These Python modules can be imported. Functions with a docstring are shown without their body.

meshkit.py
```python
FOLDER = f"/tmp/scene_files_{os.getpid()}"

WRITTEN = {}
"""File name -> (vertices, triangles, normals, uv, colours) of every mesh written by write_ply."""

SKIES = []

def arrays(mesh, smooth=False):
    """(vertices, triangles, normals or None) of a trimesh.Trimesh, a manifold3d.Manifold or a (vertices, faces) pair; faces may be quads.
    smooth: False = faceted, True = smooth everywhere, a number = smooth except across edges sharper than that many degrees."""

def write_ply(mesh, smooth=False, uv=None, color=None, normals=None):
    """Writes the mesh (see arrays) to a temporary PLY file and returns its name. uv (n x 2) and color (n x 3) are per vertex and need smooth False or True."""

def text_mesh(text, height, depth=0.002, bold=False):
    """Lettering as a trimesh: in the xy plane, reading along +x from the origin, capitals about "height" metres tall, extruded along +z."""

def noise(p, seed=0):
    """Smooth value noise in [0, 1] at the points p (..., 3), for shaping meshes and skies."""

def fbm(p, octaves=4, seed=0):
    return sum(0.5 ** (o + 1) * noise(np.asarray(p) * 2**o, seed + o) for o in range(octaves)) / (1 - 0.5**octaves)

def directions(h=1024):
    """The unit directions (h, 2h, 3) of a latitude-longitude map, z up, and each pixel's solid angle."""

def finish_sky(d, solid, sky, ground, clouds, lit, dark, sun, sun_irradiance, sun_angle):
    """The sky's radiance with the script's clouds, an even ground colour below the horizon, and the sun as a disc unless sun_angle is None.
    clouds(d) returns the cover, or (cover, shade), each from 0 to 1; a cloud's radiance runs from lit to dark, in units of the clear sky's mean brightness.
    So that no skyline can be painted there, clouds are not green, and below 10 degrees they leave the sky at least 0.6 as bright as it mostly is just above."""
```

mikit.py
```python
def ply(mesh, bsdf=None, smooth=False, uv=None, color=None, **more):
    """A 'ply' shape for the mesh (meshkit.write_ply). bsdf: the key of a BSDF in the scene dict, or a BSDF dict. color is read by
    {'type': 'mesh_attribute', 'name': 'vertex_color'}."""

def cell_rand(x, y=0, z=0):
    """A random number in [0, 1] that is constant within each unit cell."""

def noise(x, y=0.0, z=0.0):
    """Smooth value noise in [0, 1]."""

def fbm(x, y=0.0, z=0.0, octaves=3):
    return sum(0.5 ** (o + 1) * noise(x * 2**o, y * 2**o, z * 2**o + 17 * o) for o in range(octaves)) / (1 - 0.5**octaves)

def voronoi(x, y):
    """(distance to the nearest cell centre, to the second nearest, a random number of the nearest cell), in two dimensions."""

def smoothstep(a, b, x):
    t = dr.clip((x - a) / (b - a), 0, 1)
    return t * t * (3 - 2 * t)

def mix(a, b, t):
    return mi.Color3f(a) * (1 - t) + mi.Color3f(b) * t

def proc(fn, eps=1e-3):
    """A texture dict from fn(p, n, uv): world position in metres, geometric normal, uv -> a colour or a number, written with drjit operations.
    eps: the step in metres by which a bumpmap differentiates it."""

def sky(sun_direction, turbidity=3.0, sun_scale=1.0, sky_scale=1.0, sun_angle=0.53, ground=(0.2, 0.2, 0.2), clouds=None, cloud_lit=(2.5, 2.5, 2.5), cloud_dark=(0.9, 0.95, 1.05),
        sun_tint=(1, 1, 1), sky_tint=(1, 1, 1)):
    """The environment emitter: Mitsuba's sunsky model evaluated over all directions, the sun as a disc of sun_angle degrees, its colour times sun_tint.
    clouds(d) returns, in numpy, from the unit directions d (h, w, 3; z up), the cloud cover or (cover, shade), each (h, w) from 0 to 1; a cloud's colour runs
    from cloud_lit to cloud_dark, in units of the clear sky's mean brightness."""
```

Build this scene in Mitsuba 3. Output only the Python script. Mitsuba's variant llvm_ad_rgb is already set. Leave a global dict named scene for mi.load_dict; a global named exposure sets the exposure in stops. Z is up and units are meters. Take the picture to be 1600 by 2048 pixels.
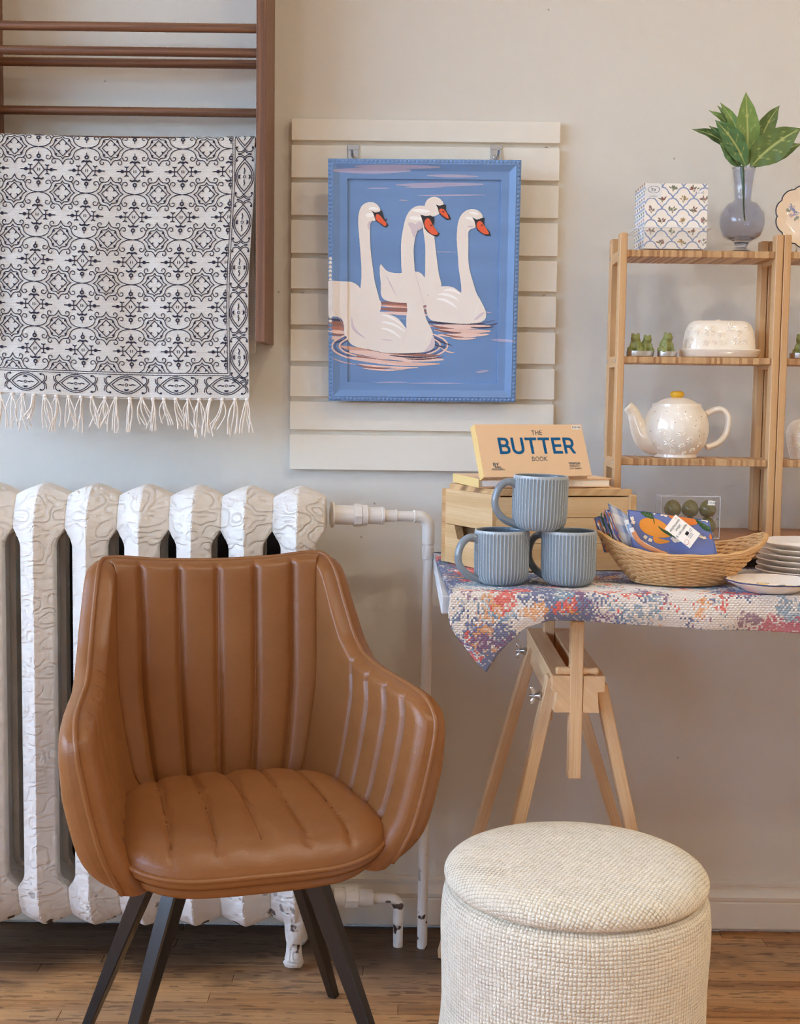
import math, random
import numpy as np, trimesh, manifold3d as m3, shapely
import shapely.geometry as sg, shapely.affinity as sa
from shapely.ops import unary_union
import drjit as dr, mitsuba as mi
import mikit, meshkit
from mikit import noise, fbm, voronoi, cell_rand, smoothstep, mix, proc
T4 = mi.ScalarTransform4f
rng = np.random.default_rng(7)
PI = math.pi
scene, labels = {}, {}

# ------------------------------------------------------------------ camera
CAM = np.array([0., -2.71, 1.14]); PITCH = math.radians(5.14); ROLL = 0.013; FPX = 2600.
fwd = np.array([0, math.cos(PITCH), -math.sin(PITCH)])
scene['camera'] = {'type': 'perspective', 'fov_axis': 'x', 'fov': 2 * math.degrees(math.atan(800 / FPX)), 'near_clip': 0.05, 'far_clip': 60.,
                   'to_world': T4().look_at(origin=CAM.tolist(), target=(CAM + fwd).tolist(), up=[-ROLL, 0, 1])}
_r = np.cross(fwd, [-ROLL, 0, 1.]); _r /= np.linalg.norm(_r); _u = np.cross(_r, fwd)
def at(px, py, Y=None, Z=None):
    """the point of the room seen at that pixel of the photograph, on the upright plane Y or the level plane Z"""
    d = fwd + (px - 800) / FPX * _r + (1024 - py) / FPX * _u
    t = (Y - CAM[1]) / d[1] if Y is not None else (Z - CAM[2]) / d[2]
    return CAM + t * d

# ------------------------------------------------------------------ sky, lamps, exposure
exposure = 4.97
scene['sky'] = mikit.sky([0.75, 0.55, 0.62], turbidity=4.0, sun_scale=0.0, sky_scale=1.55, sky_tint=(0.76, 1.0, 1.28), ground=(0.32, 0.33, 0.34),
                         clouds=lambda d: (np.clip(meshkit.fbm(d * 2.5, 4, 3) * 2.6 - 0.5, 0, 1), 0.35 * meshkit.fbm(d * 4, 3, 9)),
                         cloud_lit=(1.42, 1.6, 1.84), cloud_dark=(0.94, 1.08, 1.3))
LAMP = (11.4, 10.5, 9.0)
LAMP_SPOTS = [(1.4, -1.65), (0.5, -1.7), (2.6, -2.0), (1.9, -2.7), (0.9, -3.3), (2.6, -3.4)]

# ------------------------------------------------------------------ colours and materials
def lin(r, g=None, b=None, k=1.0):
    c = np.array([r, g, b] if g is not None else [r] * 3, float) / 255
    c = np.where(c < 0.04045, c / 12.92, ((c + 0.055) / 1.055) ** 2.4) * k
    return [float(min(x, 0.92)) for x in c]
def rgb(c): return {'type': 'rgb', 'value': list(map(float, c))}
def mat(name, color, rough=0.5, spec=0.5, metal=0., **more):
    d = {'type': 'principled', 'base_color': color if isinstance(color, dict) else rgb(color), 'roughness': rough, 'specular': spec, 'metallic': metal}
    d.update(more)
    scene['mat_' + name] = {'type': 'twosided', 'bsdf': d}
    return 'mat_' + name
def bumped(name, fn, scale, color, rough=0.5, spec=0.5, eps=1e-3, **more):
    d = {'type': 'principled', 'base_color': color if isinstance(color, dict) else rgb(color), 'roughness': rough, 'specular': spec}
    d.update(more)
    scene['mat_' + name] = {'type': 'twosided', 'bsdf': {'type': 'bumpmap', 'arbitrary': proc(fn, eps), 'scale': scale, 'bsdf': d}}
    return 'mat_' + name
VC = {'type': 'mesh_attribute', 'name': 'vertex_color'}
M = {}
M['vmatte'] = mat('vmatte', VC, 0.85, 0.25)
M['vsatin'] = mat('vsatin', VC, 0.45, 0.5)
M['vgloss'] = mat('vgloss', VC, 0.08, 0.55)
M['chrome'] = mat('chrome', lin(205, 207, 210), 0.18, 0.5, 1.0)
M['steel'] = mat('steel', lin(190, 192, 195), 0.35, 0.5, 1.0)
scene['mat_clear'] = {'type': 'thindielectric', 'int_ior': 1.55, 'specular_transmittance': rgb((0.95, 0.955, 0.96))}
M['clear'] = 'mat_clear'

def wood_fn(c0, c1, c2, tone=0.25, ring=60., along=3.0, streak=0.5, knots=0.0):
    """u runs along the grain in metres, v across; v is shifted by 10 per board so that every board has its own tone and figure"""
    def fn(p, n, uv):
        i = dr.floor(uv.y / 10 + 0.5); v = uv.y - i * 10; u = uv.x + cell_rand(i, 3) * 20
        w = v + 0.012 * (noise(u * along, v * 6, i) - 0.5) * 2
        rings = 0.5 + 0.5 * dr.sin(ring * 6.28 * w + 9 * noise(u * along * 0.7, w * 9, i + 7) + cell_rand(i, 5) * 6)
        fib = fbm(u * 14, v * 900, i, 3)
        t = dr.clip(0.55 * rings * streak + 0.75 * fib * (1 - 0.5 * streak) + tone * (cell_rand(i, 1) - 0.5) * 2, 0, 1)
        c = mix(mix(c0, c1, smoothstep(0.1, 0.6, t)), c2, smoothstep(0.6, 1.0, t))
        if knots:
            d1, d2, r = voronoi(u * 2.2, v * 9 + i * 3.3)
            kn = smoothstep(0.16, 0.04, d1) * (r > 1 - knots)
            c = mix(c, mi.Color3f(c2) * 0.45, kn * 0.8)
        return c
    return fn

# ------------------------------------------------------------------ mesh helpers
def mesh(v, f): return trimesh.Trimesh(np.asarray(v, float), np.asarray(f), process=False)
def cat(ms):
    ms = [x for x in ms if x is not None and len(x.faces)]
    o = np.cumsum([0] + [len(x.vertices) for x in ms])
    return mesh(np.vstack([x.vertices for x in ms]), np.vstack([x.faces + k for x, k in zip(ms, o)]))
def xf(m, A):
    A = np.asarray(A, float)
    f = m.faces if np.linalg.det(A[:3, :3]) > 0 else m.faces[:, ::-1]
    return mesh(m.vertices @ A[:3, :3].T + A[:3, 3], f)
def TR(x=0, y=0, z=0):
    A = np.eye(4); A[:3, 3] = x, y, z; return A
def RZ(a): return trimesh.transformations.rotation_matrix(a, [0, 0, 1])
def RX(a): return trimesh.transformations.rotation_matrix(a, [1, 0, 0])
def RY(a): return trimesh.transformations.rotation_matrix(a, [0, 1, 0])
def SC(x, y=None, z=None): return np.diag([x, y if y is not None else x, z if z is not None else x, 1.])
def frame_to(p, x, y, z):
    A = np.eye(4); A[:3, 0], A[:3, 1], A[:3, 2], A[:3, 3] = x, y, z, p; return A
def move(m, x=0, y=0, z=0): return xf(m, TR(x, y, z))
def boxm(sx, sy, sz, b=0.0015):
    """a box about its centre with its edges chamfered by b"""
    h = np.array([sx, sy, sz]) / 2; b = min(b, h.min() * 0.6); pts = []
    for s in np.ndindex(2, 2, 2):
        q = np.array(s) * 2 - 1
        for k in range(3):
            w = h - b; w[k] = h[k]; pts.append(q * w)
    return trimesh.convex.convex_hull(np.array(pts))
def boxb(x0, x1, y0, y1, z0, z1, b=0.0015): return move(boxm(x1 - x0, y1 - y0, z1 - z0, b), (x0 + x1) / 2, (y0 + y1) / 2, (z0 + z1) / 2)
def explode(m): return mesh(m.vertices[m.faces].reshape(-1, 3), np.arange(len(m.faces) * 3).reshape(-1, 3))
_board = [0]
def woodply(m, bsdf, axis, A=None, smooth=False, face=None):
    """a board: uv along the grain axis of its own box, then placed by A"""
    _board[0] += 1
    m = explode(m); v = m.vertices; k = 'xyz'.index(axis); o = [j for j in range(3) if j != k]
    uv = np.stack([v[:, k], v[:, o[0]] + 0.73 * v[:, o[1]] + 10 * _board[0]], 1)
    if A is not None: m = xf(m, A)
    n = None
    return mikit.ply(m, bsdf, False, uv=uv)
def grid(P, closed_u=False, closed_v=False, flip=False):
    """a mesh from an (n, m, 3) array of points"""
    n, k = P.shape[:2]
    i, j = np.meshgrid(np.arange(n if closed_u else n - 1), np.arange(k if closed_v else k - 1), indexing='ij')
    a, b, c, d = i * k + j, ((i + 1) % n) * k + j, ((i + 1) % n) * k + (j + 1) % k, i * k + (j + 1) % k
    f = np.stack([a, b, c, d], -1).reshape(-1, 4)
    f = np.vstack([f[:, [0, 1, 2]], f[:, [0, 2, 3]]])
    return mesh(P.reshape(-1, 3), f[:, ::-1] if flip else f)
def lathe(prof, n=64, ax=(0, 0)):
    prof = np.array(prof, float); t = np.arange(n) * 2 * PI / n
    P = np.stack([np.cos(t)[:, None] * prof[:, 0], np.sin(t)[:, None] * prof[:, 0], np.broadcast_to(prof[:, 1], (n, len(prof)))], -1)
    return move(grid(P, closed_u=True), ax[0], ax[1])
def spline(pts, n=40, closed=False):
    from scipy.interpolate import CubicSpline
    p = np.array(pts, float)
    if closed: p = np.vstack([p, p[:1]])
    d = np.r_[0, np.cumsum(np.linalg.norm(np.diff(p, axis=0), axis=1))]
    cs = CubicSpline(d, p, bc_type='periodic' if closed else 'natural')
    return cs(np.linspace(0, d[-1], n, endpoint=not closed))
def tube(path, rad, sides=10, closed=False, caps=True, sy=1.0, up=None):
    p = np.asarray(path, float); n = len(p)
    t = np.roll(p, -1, 0) - np.roll(p, 1, 0) if closed else np.gradient(p, axis=0)
    t /= np.linalg.norm(t, axis=1, keepdims=True) + 1e-12
    a = np.cross(t[0], [0, 0, 1.] if up is None else up)
    if np.linalg.norm(a) < 1e-3: a = np.cross(t[0], [1., 0, 0])
    A = []
    for k in range(n):
        a = a - t[k] * (a @ t[k]); a /= np.linalg.norm(a) + 1e-12; A.append(a)
    A = np.array(A); B = np.cross(t, A)
    rad = np.broadcast_to(rad, (n,)); th = np.arange(sides) * 2 * PI / sides
    P = p[:, None] + rad[:, None, None] * (np.cos(th)[None, :, None] * A[:, None] + sy * np.sin(th)[None, :, None] * B[:, None])
    m = grid(P, closed_u=closed, closed_v=True)
    if caps and not closed:
        v = np.vstack([m.vertices, p[:1], p[-1:]]); k = len(m.vertices); j = np.arange(sides); l = (n - 1) * sides
        f = np.vstack([m.faces, np.stack([np.full(sides, k), j, (j + 1) % sides], 1), np.stack([np.full(sides, k + 1), l + (j + 1) % sides, l + j], 1)])
        m = mesh(v, f)
    m.fix_normals() if len(m.faces) < 4000 and not closed else None
    return m
def cyl(p0, p1, r, sides=16, r1=None):
    p0, p1 = np.array(p0, float), np.array(p1, float); s = np.linspace(0, 1, 2)[:, None]
    return tube(p0 + (p1 - p0) * s, np.array([r, r if r1 is None else r1]), sides)
def polymesh(poly, depth=None):
    """a flat triangulated polygon in the xy plane, or an extruded one"""
    out = []
    for g in getattr(poly, 'geoms', [poly]):
        if g.is_empty or g.geom_type != 'Polygon' or g.area < 1e-12: continue
        if depth: out.append(trimesh.creation.extrude_polygon(g, depth, engine='earcut'))
        else:
            v, f = trimesh.creation.triangulate_polygon(g, engine='earcut'); out.append(mesh(np.c_[v, np.zeros(len(v))], f))
    return cat(out) if out else None
def smoothpoly(pts, n=12): 
    p = spline(pts, len(pts) * n // 2 if n > 2 else len(pts), closed=True); g = sg.Polygon(p)
    return g if g.is_valid else g.buffer(0)
def vcol(m, c): return np.broadcast_to(np.asarray(c, float), (len(m.vertices), 3))
def put(key, shape, label=None, category=None, group=None, kind=None):
    base, i = key, 0
    while key in scene: i += 1; key = f'{base}_{i:03d}'
    scene[key] = shape
    tagk(key, label, category, group, kind)
    return key
def tagk(key, label=None, category=None, group=None, kind=None):
    d = {k: v for k, v in (('label', label), ('category', category), ('group', group), ('kind', kind)) if v}
    if d: labels[key] = {**labels.get(key, {}), **d}
_things = set()
def thing(name, label, category, group=None):
    """the key that the parts' keys of a thing start with"""
    k, i = name, 0
    while k in _things or k in scene: i += 1; k = f'{name}_{i:03d}'
    _things.add(k); tagk(k, label, category, group); return k
def P(m, bsdf, smooth=30, color=None, **kw):
    if color is not None:
        if smooth not in (True, False):
            m = trimesh.graph.smooth_shade(m, angle=np.radians(smooth), facet_minarea=None)
            smooth = True
        color = vcol(m, color) if np.ndim(color) == 1 else color
        return mikit.ply(m, bsdf, smooth, color=color, **kw)
    return mikit.ply(m, bsdf, smooth, **kw)
# ================================================================== THE ROOM
X0, X1, YF, ZC = -2.6, 3.4, -5.2, 3.1
def wall_fn(p, n, uv):
    c = mix(lin(213, 206, 192), lin(206, 200, 188), fbm(p.x * 1.3, p.z * 1.3, 2, 3))
    d1, d2, r = voronoi(p.x * 7, p.z * 7)
    speck = smoothstep(0.020, 0.010, d1) * (r > 0.82)
    return mix(c, mi.Color3f(*lin(150, 140, 128)), speck * 0.8)
M['wall'] = bumped('wall', lambda p, n, uv: fbm(p.x * 60, p.z * 60, p.y * 60, 3) + 3 * fbm(p.x * 5, p.z * 5, p.y * 5, 2), 0.0006, proc(wall_fn), 0.55, 0.35)
M['paint'] = mat('paint', lin(214, 207, 194), 0.6, 0.3)
M['trim'] = mat('trim', lin(214, 205, 190), 0.4, 0.5)
def structure(name, m, bsdf, smooth=False): put(name, P(m, bsdf, smooth), kind='structure')
structure('wall_back', boxb(X0, X1, 0, 0.12, 0, ZC), M['wall'])
structure('wall_right', boxb(X1, X1 + 0.12, YF, 0.12, 0, ZC), M['paint'])
structure('ceiling', boxb(X0 - .12, X1 + .12, YF - .12, 0.12, ZC, ZC + 0.1), M['paint'])
# left wall and street front with the shop's big windows (open panes)
W1 = (-3.9, -0.45, 0.75, 2.85)
structure('wall_left', cat([boxb(X0 - .14, X0, W1[1], 0.12, 0, ZC), boxb(X0 - .14, X0, YF, W1[0], 0, ZC), boxb(X0 - .14, X0, W1[0], W1[1], 0, W1[2]), boxb(X0 - .14, X0, W1[0], W1[1], W1[3], ZC)]), M['paint'])
structure('window_1', cat([boxb(X0 - .1, X0 - .04, y - .025, y + .025, W1[2], W1[3]) for y in (W1[0] + .03, -2.85, -1.8, W1[1] - .03)] + [boxb(X0 - .1, X0 - .04, W1[0], W1[1], z - .03, z + .03) for z in (W1[2] + .03, W1[3] - .03)]), M['trim'])
W2 = (-2.5, -1.6, 0.7, 2.6)
structure('wall_front', cat([boxb(W2[1], X1, YF - .14, YF, 0, ZC), boxb(X0, W2[0], YF - .14, YF, 0, ZC), boxb(W2[0], W2[1], YF - .14, YF, 0, W2[2]), boxb(W2[0], W2[1], YF - .14, YF, W2[3], ZC)]), M['paint'])
structure('window_2', cat([boxb(x - .025, x + .025, YF - .1, YF - .04, W2[2], W2[3]) for x in (W2[0] + .03, W2[1] - .03)] + [boxb(W2[0], W2[1], YF - .1, YF - .04, z - .03, z + .03) for z in (W2[2] + .03, W2[3] - .03)]), M['trim'])
# ceiling lamps
lamp_mesh = move(lathe([(0, 0), (0.055, 0), (0.055, 0.004), (0, 0.004)], 24), 0, 0, 0)
for i, (x, y) in enumerate(LAMP_SPOTS):
    t = thing('ceiling_spotlight', 'round white ceiling spotlight above the shop floor', 'lamp', 'ceiling spotlights')
    scene[t + '__bulb'] = {**mikit.ply(xf(lathe([(0.0, 0), (0.052, 0)], 24), TR(x, y, ZC - 0.115)), None, False), 'emitter': {'type': 'area', 'radiance': rgb(LAMP)}}
    scene[t + '__housing'] = P(move(lathe([(0.054, -0.12), (0.062, -0.12), (0.062, 0.0), (0.0, 0.0), (0.0, -0.08), (0.054, -0.1), (0.054, -0.12)], 24), x, y, ZC), M['trim'])
# floor: worn hardwood strips
def floor_fn(p, n, uv):
    base = wood_fn(lin(200, 150, 98), lin(174, 122, 74), lin(122, 82, 48), 0.32, 45., 2.0, 0.35)(p, n, uv)
    grey = smoothstep(0.45, 0.75, fbm(p.x * 2.1 + 4, p.y * 7, 0, 3))
    base = mix(base, mi.Color3f(*lin(150, 128, 106)), grey * 0.45)
    scuff = smoothstep(0.62, 0.72, fbm(p.x * 26, p.y * 150, 3, 3)) 
    base = mix(base, mi.Color3f(*lin(70, 48, 34)), scuff * 0.5)
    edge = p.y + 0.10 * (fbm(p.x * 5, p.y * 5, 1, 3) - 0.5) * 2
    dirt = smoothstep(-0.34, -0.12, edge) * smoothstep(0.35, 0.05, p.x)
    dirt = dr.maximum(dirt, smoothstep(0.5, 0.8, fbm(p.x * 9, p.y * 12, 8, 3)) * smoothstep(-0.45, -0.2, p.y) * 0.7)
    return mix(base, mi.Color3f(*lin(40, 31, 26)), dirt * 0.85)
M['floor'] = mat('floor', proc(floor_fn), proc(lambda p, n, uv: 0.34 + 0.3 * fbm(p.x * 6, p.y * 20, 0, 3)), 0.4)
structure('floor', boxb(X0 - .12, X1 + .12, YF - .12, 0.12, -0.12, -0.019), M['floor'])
FX0, FX1, FY0, SW = -1.75, 1.9, -1.52, 0.040
for r_ in range(int(-FY0 / SW)):
    y1 = -r_ * SW; x = FX0 - rng.uniform(0, .8)
    while x < FX1:
        L = rng.uniform(0.45, 1.25); a, b = max(x, FX0), min(x + L, FX1)
        if b - a > 0.02:
            dz = rng.uniform(-.0006, .0003)
            put('floor__plank', woodply(boxb(a + .0004, b - .0004, y1 - SW + .0005, y1 - .0005, -0.0185, dz, 0.0007), M['floor'], 'x'))
        x += L
rest = [(X0, FX0, YF, 0.), (FX1, X1, YF, 0.), (FX0, FX1, YF, FY0)]
for a, b, c, d in rest:
    put('floor__board_field', woodply(boxb(a, b, c, d, -0.0185, 0, 0.0), M['floor'], 'x'))
# skirting board: plinth, ogee and cap, with the dark gap below
prof = [(0, 0.012), (-0.019, 0.012), (-0.019, 0.078), (-0.0165, 0.081), (-0.020, 0.086), (-0.021, 0.095), (-0.017, 0.103), (-0.011, 0.112), (-0.011, 0.119), (-0.0135, 0.121), (-0.0135, 0.128), (-0.006, 0.134), (0, 0.135)]
def skirt(x0, x1):
    g = sg.Polygon([(a, .012 + (b - .012) * .835) for a, b in prof])
    m = trimesh.creation.extrude_polygon(g, x1 - x0, engine='earcut')
    return xf(m, frame_to([x0, 0, 0], [0, 1, 0], [0, 0, 1], [1, 0, 0]))
structure('baseboard_back', skirt(X0, X1), M['trim'], 20)
# ================================================================== WALL RACK AND RUG
M['walnut'] = mat('walnut', proc(wood_fn(lin(128, 88, 62), lin(103, 68, 47), lin(72, 46, 33), 0.2, 70., 2.2, 0.6)), 0.42, 0.45)
RK = thing('wall_rack', 'dark brown wooden wall rack with round rungs, a patterned rug hanging from it', 'rack')
RB, RT, RDEP = 0.853 + 0.60, 2.35, 0.172
rk_r = at(512, 300, -RDEP)[0]; rk_l = at(7, 150, 0)[0]
rk_z = at(528, 684, -RDEP)[2]
ROLLT = lambda x, z: x
for x0 in (rk_r, rk_l - 0.0185):
    put(RK + '__side_panel', woodply(boxb(x0, x0 + .0185, -RDEP, -0.0005, rk_z, 2.3, .0012), M['walnut'], 'z'))
def rung(px_y, Y, rad=.0088):
    z = at(256, px_y, Y)[2]
    c = explode(xf(cyl([0, 0, 0], [rk_r - rk_l, 0, 0], rad, 20), np.eye(4)))
    _board[0] += 1
    th = np.arctan2(c.vertices[:, 1], c.vertices[:, 2])
    th = th.reshape(-1, 3); th = np.where(np.ptp(th, axis=1)[:, None] > 3, np.where(th < 0, th + 2 * PI, th), th).ravel()
    uv = np.stack([c.vertices[:, 0], th * rad + 10 * _board[0]], 1)
    m = move(c, rk_l, Y, z)
    nrm = np.c_[np.zeros(len(c.vertices)), c.vertices[:, 1:]] / rad
    path = meshkit.write_ply(m, False, uv, None, normals=nrm)
    put(RK + '__rung', {'type': 'ply', 'filename': path, 'face_normals': False, 'bsdf': {'type': 'ref', 'id': M['walnut']}})
    return z
rung(54, -.135); rung(103, -.135); rung(126, -.045); rung(223, -.045)
RUGY, RUGR = -.135, .0088
rug_z = at(256, 282, RUGY)[2]
rung(282, RUGY)

# the rug: a strip that comes up behind, over the rung and down in front
rxr = at(507, 500, RUGY - .012)[0]; rxl = at(-120, 500, RUGY - .012)[0]
rzb = at(300, 797, RUGY - .012)[2]
RW = rxr - rxl; RLF = rug_z - rzb + 0.0145
def rug_pt(u, s, off=0.0):
    """u metres from the right edge, s metres down from the top in front (negative: behind)"""
    u, s = np.broadcast_arrays(np.asarray(u, float), np.asarray(s, float))
    R = RUGR + .0025 + off; Lc = PI * R
    x = rxr - u - 0.010 * np.clip(s, 0, 1) / .5 + .003 * np.sin(s * 14 + .5)
    ang = np.clip((s + Lc / 2) / R, 0, PI)
    dn_f = np.clip(s - Lc / 2, 0, None); dn_b = np.clip(-s - Lc / 2, 0, None)
    wave = (.0045 * np.sin(u * 19 + .8) + .003 * np.sin(u * 43 + s * 5)) * np.clip(dn_f / .25, 0, 1)
    y = RUGY + R * np.cos(ang) - wave - .012 * np.clip(dn_f, 0, 1) * 0 + off * 0
    z = rug_z + R * np.sin(ang) - dn_f - dn_b - .004 * np.sin(np.clip(u, 0, .5) / .5 * PI) + .004 * (u > .5) * (u - .5) / .1
    z = z + .006 * np.clip(dn_f / .5, 0, 1) * np.clip(u / .5, 0, 1.2)
    return np.stack([x, y, z], -1)
U, S = np.meshgrid(np.linspace(0, RW, 90), np.r_[np.linspace(-.42, -.03, 12), np.linspace(-.025, .025, 24), np.linspace(.03, RLF, 80)], indexing='ij')
RUG = thing('fringed_rug', 'cream woven rug with black ornamental print and knotted fringe, hanging on the wall rack', 'rug')
wv = 1 / .0026
def weave(p, n, uv):
    a = uv.x * wv; b = uv.y * wv * 0.85
    k = dr.floor(b); h = dr.abs(dr.sin(PI * (a + 0.5 * k))); return h * dr.abs(dr.sin(PI * b))
M['rug'] = bumped('rug', weave, 0.0011, proc(lambda p, n, uv: mix(lin(206, 200, 190), lin(236, 229, 216), weave(p, n, uv) * (0.75 + 0.5 * noise(uv.x * 500, uv.y * 500, 1)))), 0.9, 0.15, eps=3e-4)
front = grid(rug_pt(U, S)); uvr = np.stack([U.ravel(), S.ravel()], 1)
back = grid(rug_pt(U, S, -.0022), flip=True)
scene[RUG + '__woven_cloth'] = mikit.ply(cat([front, back]), M['rug'], True, uv=np.vstack([uvr, uvr]))
# ornamental print, drawn as lines in the rug's own u, s metres and laid on the cloth
def ln(pts, w=.0015): return sg.LineString(pts).buffer(w / 2 + .00002, cap_style=1, quad_segs=2)
def arc(cx, cy, r, a0, a1, n=10): t = np.radians(np.linspace(a0, a1, n)); return np.stack([cx + r * np.cos(t), cy + r * np.sin(t)], 1)
def spiral(cx, cy, r0, r1, a0, a1, n=14): t = np.linspace(0, 1, n); r = r0 + (r1 - r0) * t; a = np.radians(a0 + (a1 - a0) * t); return np.stack([cx + r * np.cos(a), cy + r * np.sin(a)], 1)
PX, PZ = .0930, .0868
def rot4(g): return [sa.rotate(g, 90 * k, origin=(0, 0)) for k in range(4)]
def mir(g): return [g, sa.scale(g, -1, 1, origin=(0, 0))]
def motif_cross():
    out = []
    d = .0135; out.append(ln([(0, d), (d * .85, 0), (0, -d), (-d * .85, 0), (0, d)]))
    for x in (-.002, .002): out.append(ln([(x, -.0022), (x, .0022)], .0014))
    # side arms: cross bar, bead and point
    for s in (1, -1):
        out.append(ln([(s * .0115, 0), (s * .0345, 0)], .0018)); out.append(sg.Point(s * .0245, 0).buffer(.0034, quad_segs=3))
        out.append(ln([(s * .0163, -.0085), (s * .0163, .0085)], .0016))
        for t in (1, -1): out.append(ln([(s * .0163 - .0034, t * .009), (s * .0163, t * .0072), (s * .0163 + .0034, t * .009)], .002))
        # upper and lower arms: curled bar, ring and point
        out.append(ln([(0, s * .0135), (0, s * .0195)], .0018))
        out.append(ln([(-.009, s * .0165), (-.0055, s * .0188), (0, s * .0165), (.0055, s * .0188), (.009, s * .0165)], .0028))
        out.append(sg.Point(0, s * .0255).buffer(.0043, quad_segs=3).difference(sg.Point(0, s * .0255).buffer(.0017, quad_segs=3)))
        out.append(ln([(0, s * .029), (0, s * .0335)], .0016))
    return unary_union(out)
def motif_diamond():
    out = []
    a, b = .0165, .0165
    out.append(ln([(0, b), (a, 0), (0, -b), (-a, 0), (0, b)]))
    for k in range(4):
        q = np.radians(45 + 90 * k); c, s = np.cos(q), np.sin(q)
        out.append(sg.Polygon([(c * .0118 - s * .0022, s * .0118 + c * .0022), (c * .0118 + s * .0022, s * .0118 - c * .0022), (c * .0062, s * .0062)]))
        out.append(sg.Point(c * .0185, s * .0185).buffer(.0024, quad_segs=2))
    for R, w in ((1.0, .0011), (1.0, .0011)):
        pass
    # ogee frame with points up, down, left, right
    og = [(0, .0225), (.004, .0178), (.0125, .0165), (.0150, .0108), (.0185, .0042), (.0245, 0)]
    og2 = [(0, .0325), (.0035, .0258), (.0085, .0222), (.0145, .0222), (.0205, .0172), (.0225, .0105), (.030, .0035), (.0455, 0)]
    for pts in (og, og2):
        p = spline(pts, 14)
        for sx in (1, -1):
            for sy in (1, -1): out.append(ln(p * [sx, sy]))
    for sx in (1, -1):
        for sy in (1, -1):
            out.append(ln(spiral(.0165, .0275, .0058, .0020, -100, 210) * [sx, sy]))
            out.append(ln(spiral(.0285, .0185, .0060, .0020, 190, -120) * [sx, sy]))
    return unary_union(out)
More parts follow.
